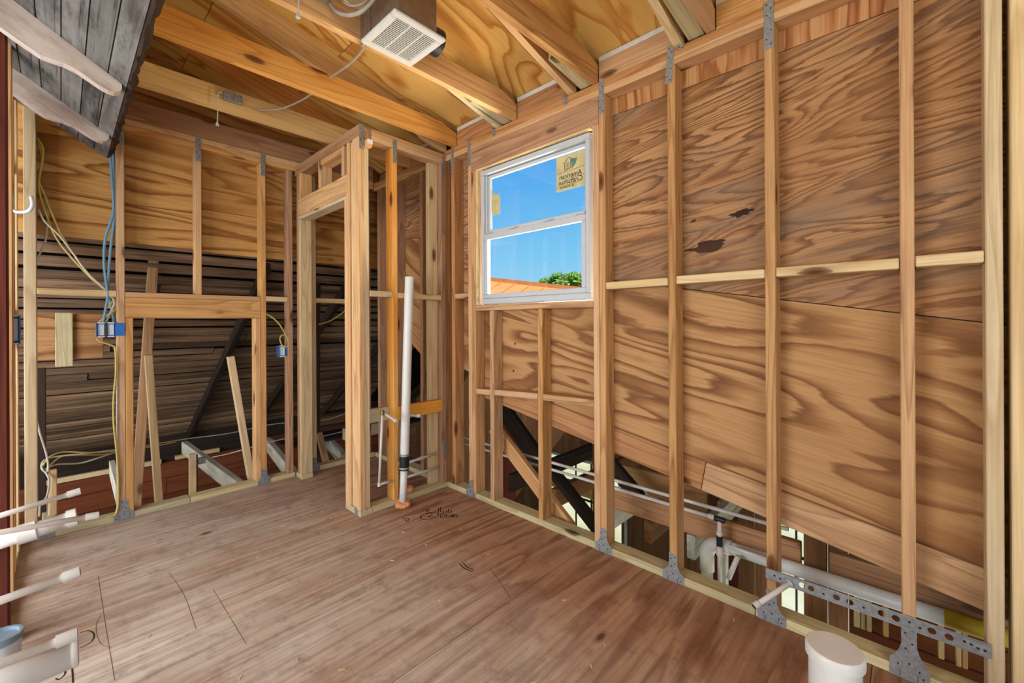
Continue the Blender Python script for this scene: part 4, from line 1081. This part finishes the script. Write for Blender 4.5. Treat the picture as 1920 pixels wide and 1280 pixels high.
stub(at_depth(150, 1071, 1.22), 0.0105, 0.0145, CP, 'thin capped pipe low over the floor, alone between the two thick pipes', dirv=(-1, 0.02, -0.10))
stub(at_depth(145, 1188, 1.00), 0.0100, 0.0140, CP, 'thin capped pipe lying just above the lowest thick pipe', dirv=(-1, 0.0, -0.02))
o = stub(at_depth(145, 968, 1.78), 0.030, 0.036, MT['pvc'], 'upper thick white drain stub at the left edge', 0.03, dirv=(-1, 0.03, -0.13), dark=False)
stub(at_depth(147, 1222, 1.06), 0.030, 0.031, MT['pvc'], 'lowest thick cream drain stub in the near left corner', 0.01, dirv=(-1, 0.05, -0.04), dark=False)
lathe('hub', o, MT['pvc'], at_depth(145, 968, 1.78) + Vector((-1, 0.03, -0.13)).normalized() * 0.115, (-1, 0.03, -0.13), [(0, 0.037), (0.05, 0.037)], 20)
MT['pail_rim'] = plain('pail_rim', (120, 140, 154), 0.5)
# pail with a roll of blue tape on it
pc = Vector((-0.135, 2.45, 0)); 
pc = az(36, 1236, 0.0); pc = Vector((-0.158, 2.42, 0))
o = empty('paint_pail', 'small white pail with a blue rim at the foot of the dark post', 'pail', loc=pc)
lathe('body', o, MT['vinyl'], pc, (0, 0, 1), [(0, 0.050), (0.11, 0.056)], 28)
lathe('rim', o, MT['pail_rim'], pc + Vector((0, 0, 0.108)), (0, 0, 1), [(0, 0.059), (0.022, 0.059), (0.022, 0.050), (0.010, 0.048)], 28)
tube('handle', o, MT['galv'], [pc + Vector((0.06, -0.03, 0.128)), pc + Vector((0.03, -0.05, 0.134)), pc + Vector((-0.03, -0.05, 0.134))], 0.002, 6)

# ------------------------------------------------------------------ metal hook and blue box on the left studs
o = empty('pipe_hook', 'bent white metal hook on the pale corner stud', 'hook', loc=ay(30, 385, 3.2))
tube('hook', o, MT['vinyl'], [ay(22, 392, 3.2), ay(32, 397, 3.19), ay(48, 397, 3.17), ay(57, 392, 3.15), ay(61, 382, 3.14), ay(58, 367, 3.13)], 0.008, 10)
pa, pb = ay(18, 352, 3.205), ay(27, 398, 3.205)
box('bracket', o, MT['galv'], (pa.x, pb.x), (3.200, 3.21), (pb.z, pa.z))
def gang_box(c, w, h, d, label, faces=1, tab=0.0, yaw=0):
    """blue electrical box with pale faces, opening towards the room (-y)"""
    x, y, z = c
    o = empty('electrical_box', label, 'electrical box', loc=(x, y, z))
    t = 0.003
    box('back', o, MT['blue'], (x - w / 2, x + w / 2), (y + d - t, y + d), (z - h / 2, z + h / 2), bev=0.001)
    for s in (-1, 1):
        box('side', o, MT['blue'], (x + s * (w / 2 - t / 2) - t / 2, x + s * (w / 2 - t / 2) + t / 2), (y, y + d - t), (z - h / 2, z + h / 2), bev=0.0005)
        box('side', o, MT['blue'], (x - w / 2 + t, x + w / 2 - t), (y, y + d - t), (z + s * (h / 2 - t / 2) - t / 2, z + s * (h / 2 - t / 2) + t / 2), bev=0.0005)
    fw = w / faces
    for i in range(faces):
        cx = x - w / 2 + fw * (i + 0.5)
        box('face', o, MT['boxface'], (cx - fw * 0.33, cx + fw * 0.33), (y + 0.012, y + 0.016), (z - h * 0.40, z + h * 0.40), bev=0.001)
        for s in (-1, 1):
            box('lug', o, MT['boxface'], (cx - fw * 0.36, cx + fw * 0.36), (y - 0.002, y + 0.006), (z + s * h * 0.49 - 0.004, z + s * h * 0.49 + 0.004), bev=0.001)
        if i: box('divider', o, MT['duct'], (cx - fw / 2 - 0.008, cx - fw / 2 + 0.008), (y + 0.004, y + d - t), (z - h * 0.46, z + h * 0.46), bev=0.001)
    if tab: box('mounting_tab', o, MT['blue'], (x + w / 2, x + w / 2 + tab), (y + d * 0.0 - 0.002, y + 0.001), (z - h * 0.45, z + h * 0.48), bev=0.001)
    return o
c = ay(199, 618, 3.697); gang_box((c.x, 3.697, c.z), 0.090, 0.088, 0.06, 'blue double electrical box with white faces beside the left back stud', 2, 0.042)
c = ay(23, 618, 3.0); gang_box((c.x + 0.004, 2.99, c.z), 0.040, 0.13, 0.05, 'tall narrow blue electrical box on the stud at the left edge', 1)
c = ay(530, 658, 3.72); gang_box((c.x, 3.72, c.z), 0.062, 0.088, 0.05, 'single blue electrical box hanging near the closet doorway', 1)

# ------------------------------------------------------------------ cables
def cable(mat, pts, label, r=0.005, Y=3.735, group=None, flat=1.0, n=6):
    q = [ay(p[0], p[1], p[2] if len(p) > 2 else Y) for p in pts]
    o = tube('electrical_cable', None, MT[mat], q, r, 8, True, n, flat); return tag(o, label, 'cable', group=group)
G1 = 'cables fanning down to the double box'
cable('c_yellow', [(70, 258), (81, 280), (76, 320), (73, 355), (88, 405), (108, 450), (150, 500), (192, 540), (212, 558), (203, 578)], 'yellow cable on the outer left of the fan above the double box', Y=3.735, group=G1)
cable('c_yellow', [(72, 265), (80, 300), (72, 335), (82, 362), (95, 395), (118, 445), (148, 490), (170, 520), (205, 550), (219, 575), (200, 592), (184, 606)], 'yellow cable that loops last before entering the double box', r=0.006, Y=3.749, group=G1)
cable('c_white', [(72, 392), (84, 415), (110, 440), (132, 468), (165, 512), (200, 545), (214, 566), (205, 590), (198, 606)], 'white cable crossing the yellow ones above the double box', Y=3.721, group=G1)
cable('c_white', [(77, 358), (87, 372), (90, 395), (88, 430), (84, 455), (72, 480), (66, 495)], 'white cable bowing left toward the pale corner stud', Y=3.764, group=G1)
cable('c_blue', [(206, 285), (211, 350), (212, 400), (198, 445), (195, 490), (199, 530), (202, 555), (197, 585), (193, 606)], 'left one of the two blue cables beside the back stud', r=0.007, Y=3.705)
cable('c_blue', [(212, 285), (214, 360), (214, 410), (207, 470), (203, 530), (205, 560), (212, 590), (214, 606)], 'right one of the two blue cables beside the back stud', r=0.007, Y=3.78)
cable('c_yellow', [(181, 634), (188, 640), (208, 647), (216, 655), (217, 700), (213, 745), (213, 790), (217, 830), (221, 880), (222, 940), (216, 965), (200, 968)], 'yellow cable dropping from the double box along the stud to the floor', Y=3.69)
cable('c_white', [(216, 655), (219, 720), (219, 800), (220, 880), (221, 940), (217, 962)], 'white cable running straight down the edge of the left back stud', Y=3.694, r=0.004)
G2 = 'cables gathered above the lower ceiling'
cable('c_white', [(68, 785, 3.85), (76, 815, 3.85), (88, 855, 3.9), (90, 880, 3.9), (84, 884, 3.9), (78, 875, 3.9), (84, 862, 3.95), (110, 855, 4.0), (160, 850, 4.0), (225, 842, 4.1)], 'white cable looping at the foot of the black upright', group=G2)
cable('c_yellow', [(80, 872, 3.9), (95, 855, 3.95), (120, 847, 4.0), (165, 848, 4.0), (210, 846, 4.1), (290, 836, 4.2), (330, 828, 4.3)], 'topmost yellow cable arching over the lower ceiling', group=G2)
cable('c_yellow', [(86, 880, 3.9), (112, 857, 4.0), (140, 853, 4.0), (190, 852, 4.1), (230, 846, 4.2), (300, 834, 4.3)], 'second yellow cable arching just under the topmost one', group=G2)
cable('c_white', [(90, 876, 3.9), (110, 870, 3.95), (150, 868, 4.0), (185, 858, 4.0), (215, 848, 4.1)], 'lowest sagging white cable of the attic bundle', group=G2)
cable('c_white', [(225, 844, 4.2), (340, 824, 4.4), (430, 812, 4.5), (500, 797, 4.6), (540, 792, 4.6)], 'white cable pulled along under the old roof past the white joist', group=G2, r=0.004)
cable('c_white', [(85, 884, 3.9), (92, 900, 3.88), (88, 930, 3.86), (76, 945, 3.85), (74, 968, 3.85)], 'white cable hanging from the bundle to the floor at left', group=G2)
cable('c_white', [(398, 857, 4.3), (430, 850, 4.2), (462, 841, 4.1), (500, 830, 4.1), (545, 820, 4.1)], 'thin white cable stretched beside the propped pale board', r=0.004)
cable('c_white', [(604, 818, 4.2), (625, 813, 4.2), (650, 807, 4.2)], 'lower thin white cable seen through the closet doorway', r=0.004)
cable('c_white', [(604, 788, 4.2), (625, 783, 4.2), (655, 772, 4.2)], 'upper thin white cable seen through the closet doorway', r=0.004)
cable('c_yellow', [(499, 588), (512, 596), (524, 608), (536, 628), (541, 642), (538, 650), (530, 648), (525, 636), (529, 628), (537, 630), (541, 640), (541, 650)], 'yellow cable with a small loop above the single blue box', Y=3.71)
cable('c_yellow', [(597, 608), (615, 603), (632, 594), (650, 580)], 'yellow cable slanting up across the closet doorway', Y=3.75)
cable('c_grey', [(597, 815), (610, 838), (628, 855), (650, 868)], 'grey cable drooping onto the boards inside the closet doorway', Y=3.86)

# ------------------------------------------------------------------ fittings on the joists
def pull_box(c, label, w=0.10, h=0.052, cord=0.19, wire=True):
    x, y, z = c
    o = empty('pull_switch_box', label, 'switch box', loc=(x, y, z))
    box('body', o, MT['galv'], (x - w / 2, x + w / 2), (y - 0.036, y - 0.001), (z - h / 2, z + h / 2), bev=0.003)
    box('cover_seam', o, MT['fanbox'], (x - 0.002, x + 0.001), (y - 0.0375, y - 0.0362), (z - h / 2, z + h / 2), bev=0)
    for s in (-1, 1): lathe('screw', o, MT['steel_hole'], (x + s * w * 0.38, y - 0.0362, z + s * h * 0.3), (0, -1, 0), [(0, 0.003), (0.001, 0.0028)], 8)
    tube('pull_cord', o, MT['c_white'], [(x - w / 2 + 0.004, y - 0.020, z + 0.004), (x - w / 2 - 0.018, y - 0.028, z + 0.008), (x - w / 2 - 0.030, y - 0.030, z - 0.02), (x - w / 2 - 0.032, y - 0.030, z - cord * 0.7), (x - w / 2 - 0.034, y - 0.030, z - cord)], 0.003, 8)
    lathe('cord_bell', o, MT['vinyl'], (x - w / 2 - 0.034, y - 0.030, z - cord + 0.012), (0, 0, -1), [(0, 0.004), (0.02, 0.009), (0.024, 0.009)], 14)
    return o
c = ay(435, 186, 3.085); pull_box((c.x, 3.085, c.z), 'grey metal switch box with a white pull cord on the far joist')
c = ay(592, -6, 1.865); o = pull_box((c.x, 1.865, c.z + 0.018), 'metal switch box beside the fan, its cord hanging from the top edge', cord=0.155)
c = ay(377, 862, 4.2); o = pull_box((c.x, 4.2, c.z), 'small switch box with a cord under the white attic joist', 0.05, 0.05, 0.14)

fan = empty('exhaust_fan', 'square white bathroom exhaust fan grille on a metal housing', 'fan', loc=(1.06, 1.69, 2.50))
fx0, fx1, fy0, fy1, fz = 0.930, 1.192, 1.520, 1.805, 2.520
box('housing', fan, MT['fanbox'], (fx0 + 0.035, fx1 - 0.030), (fy0 + 0.030, fy1 - 0.030), (fz + 0.018, 2.715), bev=0.002)
box('mounting_flange', fan, MT['fanbox'], (fx0 + 0.030, fx0 + 0.036), (fy1 - 0.030, 1.864), (fz + 0.03, 2.69), bev=0.001)
for q in range(8): lathe('rivet', fan, MT['steel_hole'], (fx0 + 0.029, fy1 - 0.01, 2.55 + q * 0.017), (-1, 0, 0), [(0, 0.002), (0.001, 0.002)], 6)
bw = 0.034
grille = empty('grille', loc=(1.06, 1.66, fz)); grille.parent = fan; grille.matrix_basis = Matrix.Translation(Vector((1.06, 1.66, fz)) - Vector(fan.location))
for xr, yr in (((fx0, fx1), (fy0, fy0 + bw)), ((fx0, fx1), (fy1 - bw, fy1)), ((fx0, fx0 + bw), (fy0 + bw + .0003, fy1 - bw - .0003)), ((fx1 - bw, fx1), (fy0 + bw + .0003, fy1 - bw - .0003))):
    box('border', grille, MT['fanwhite'], xr, yr, (fz, fz + 0.018), bev=0.006)
ns = 20
for q in range(ns):
    yy = fy0 + bw + (fy1 - fy0 - 2 * bw) * (q + 0.5) / ns
    box('louver', grille, MT['fanwhite'], (fx0 + bw, fx1 - bw), (yy - 0.0024, yy + 0.0024), (fz + 0.002, fz + 0.006), 'x', bev=0.001)
for q in (0.33, 0.67):
    xx = fx0 + bw + (fx1 - fx0 - 2 * bw) * q
    box('louver_rib', grille, MT['fanwhite'], (xx - 0.003, xx + 0.003), (fy0 + bw, fy1 - bw), (fz + 0.003, fz + 0.006), 'y', bev=0.001)
box('grille_back', grille, MT['duct'], (fx0 + bw * 0.8, fx1 - bw * 0.8), (fy0 + bw * 0.8, fy1 - bw * 0.8), (fz + 0.0172, fz + 0.0178), 'x', bev=0)
lathe('duct_collar', fan, MT['duct'], (fx1 - 0.031, 1.69, 2.628), (1, 0, 0), [(0, 0.056), (0.055, 0.056), (0.057, 0.062), (0.115, 0.062), (0.115, 0.056), (0.02, 0.054)], 28)
def wire(mat, pts, label, r=0.0045):
    o = tube('electrical_cable', None, MT[mat], pts, r, 8); return tag(o, label, 'cable')
wire('c_grey', [Vector((0.965, 1.80, 2.535)), ay(668, 108, 2.05), ay(650, 124, 2.2), ay(634, 135, 2.36), ay(618, 146, 2.47), ay(604, 160, 2.58), ay(590, 172, 2.72), ay(565, 188, 2.85), ay(530, 203, 2.95), ay(500, 206, 3.04), ay(484, 205, 3.075)], 'grey cable swagging from the fan behind the joist to the far switch box', 0.0055)
wire('c_grey', [ay(618, 6, 1.85), ay(632, 22, 1.80), ay(655, 28, 1.74), ay(680, 20, 1.68), ay(700, 0, 1.64), ay(706, -20, 1.62)], 'thick grey cable curling up beside the fan housing', 0.0085)
wire('c_grey', [ay(640, -10, 1.80), ay(645, 4, 1.76), ay(662, 11, 1.72), ay(682, 6, 1.68), ay(698, -10, 1.66)], 'thin grey cable above the thick one beside the fan housing', 0.005)

# ------------------------------------------------------------------ outdoors
MT['grass'] = plain('sunlit_grass', (196, 192, 126), 0.9, scale=0.9, col2=(230, 222, 184))
gnd = prism('ground', None, MT['grass'], [(-60, -60, -3.0), (90, -60, -3.0), (90, 90, -3.0), (-60, 90, -3.0)], (0, 0, -1), 0.2, (1, 0, 0))
tag(gnd, 'sunlit grass outside the house', 'ground', 'structure')
MT['orange'] = plain('orange_metal_roof', (250, 180, 96), 0.45, metal=0.1, scale=2, spec=0.5)
MT['orange_ridge'] = plain('orange_ridge', (240, 150, 84), 0.45, scale=2)
nr = empty('neighbour_roof', 'orange standing-seam metal roof beyond the window', 'roof', loc=(12, 10, 0.6))
A, B = ax(880, 519, 12.0), ax(1120, 545.5, 13.0)
A = A + (A - B) * 0.6
dn = Vector((-3.2, -0.4, -1.5))
prism('roof_sheet', nr, MT['orange'], [A, B, B + dn, A + dn], (0.3, 0.1, 1), -0.04, dn)
n = 14
for q in range(n + 1):
    p = A.lerp(B, q / n) + Vector((0, 0, 0.02)); bar('standing_seam', nr, MT['orange_ridge'], p, p + dn, 0.03, 0.05)
bar('ridge_cap', nr, MT['orange_ridge'], A + Vector((-0.05, 0, 0.0)), B + Vector((-0.05, 0, 0.0)), 0.22, 0.16)
prism('gable_wall', nr, MT['vinyl'], [A + dn, B + dn, Vector((B.x + dn.x, B.y + dn.y, -3)), Vector((A.x + dn.x, A.y + dn.y, -3))], (1, 0, 0), 0.1, (0, 0, 1))

MT['leaf'] = plain('sunlit_leaf', (150, 190, 74), 0.6, noise=0.2, scale=1.2, col2=(98, 150, 50))
MT['bark'] = weathered('bark', (96, 80, 62), (66, 54, 42))
def tree(c, R, hz, n, seed, label):
    rr = random.Random(seed); o = empty('tree', label, 'tree', loc=(c.x, c.y, -3.0))
    tube('trunk', o, MT['bark'], [(c.x, c.y, -3.0), (c.x + 0.1, c.y, -0.5), (c.x, c.y + 0.1, c.z)], [0.28] * 7 + [0.16] * 20, 10)
    vs, fs = [], []
    clumps = [Vector((rr.gauss(0, 0.5) * R, rr.gauss(0, 0.5) * R, rr.uniform(-0.8, 0.75) * hz)) for _ in range(34)]
    for _ in range(n):
        cl = rr.choice(clumps); rad = 0.34 * R * rr.random() ** 0.5
        th, ph = rr.uniform(0, 6.283), math.acos(rr.uniform(-1, 1))
        p = c + cl + Vector((math.sin(ph) * math.cos(th), math.sin(ph) * math.sin(th), math.cos(ph) * 0.7)) * rad
        s = rr.uniform(0.07, 0.13); u = Vector((rr.gauss(0, 1), rr.gauss(0, 1), rr.gauss(0, 1))).normalized(); w = u.orthogonal().normalized()
        i = len(vs); vs += [tuple(p + u * s), tuple(p + w * s * 0.6), tuple(p - u * s), tuple(p - w * s * 0.6)]; fs.append((i, i + 1, i + 2, i + 3))
    me = bpy.data.meshes.new('foliage'); me.from_pydata(vs, [], fs); me.update(); me.materials.append(MT['leaf'])
    f = bpy.data.objects.new('foliage', me); f['kind'] = 'stuff'; place(f, Matrix.Identity(4), o); return o
tree(ax(1056, 538, 16.0), 1.25, 0.55, 9000, 21, 'sunlit green tree top beyond the orange roof')

# scattered wood chips on the subfloor
rr = random.Random(31); vs, fs = [], []
for _ in range(70):
    x, y = rr.uniform(0.1, 1.95), rr.uniform(0.25, 3.5)
    a_, l_, w_ = rr.uniform(0, 6.28), rr.uniform(0.004, 0.012), rr.uniform(0.0015, 0.004)
    c_, s_ = math.cos(a_), math.sin(a_); i = len(vs)
    for hh in (0.0002, 0.002):
        for p_, q_ in ((-l_, -w_), (l_, -w_), (l_, w_), (-l_, w_)): vs.append((x + p_ * c_ - q_ * s_, y + p_ * s_ + q_ * c_, hh))
    fs += [(i + 4, i + 5, i + 6, i + 7), (i, i + 1, i + 5, i + 4), (i + 1, i + 2, i + 6, i + 5), (i + 2, i + 3, i + 7, i + 6), (i + 3, i, i + 4, i + 7)]
me = bpy.data.meshes.new('wood_chips'); me.from_pydata(vs, [], fs); me.update(); me.materials.append(MT['stud_light'])
wc = bpy.data.objects.new('wood_chips', me); place(wc, Matrix.Identity(4), None)
tag(wc, 'tiny pale wood chips scattered over the plywood floor', 'wood chips', 'stuff')
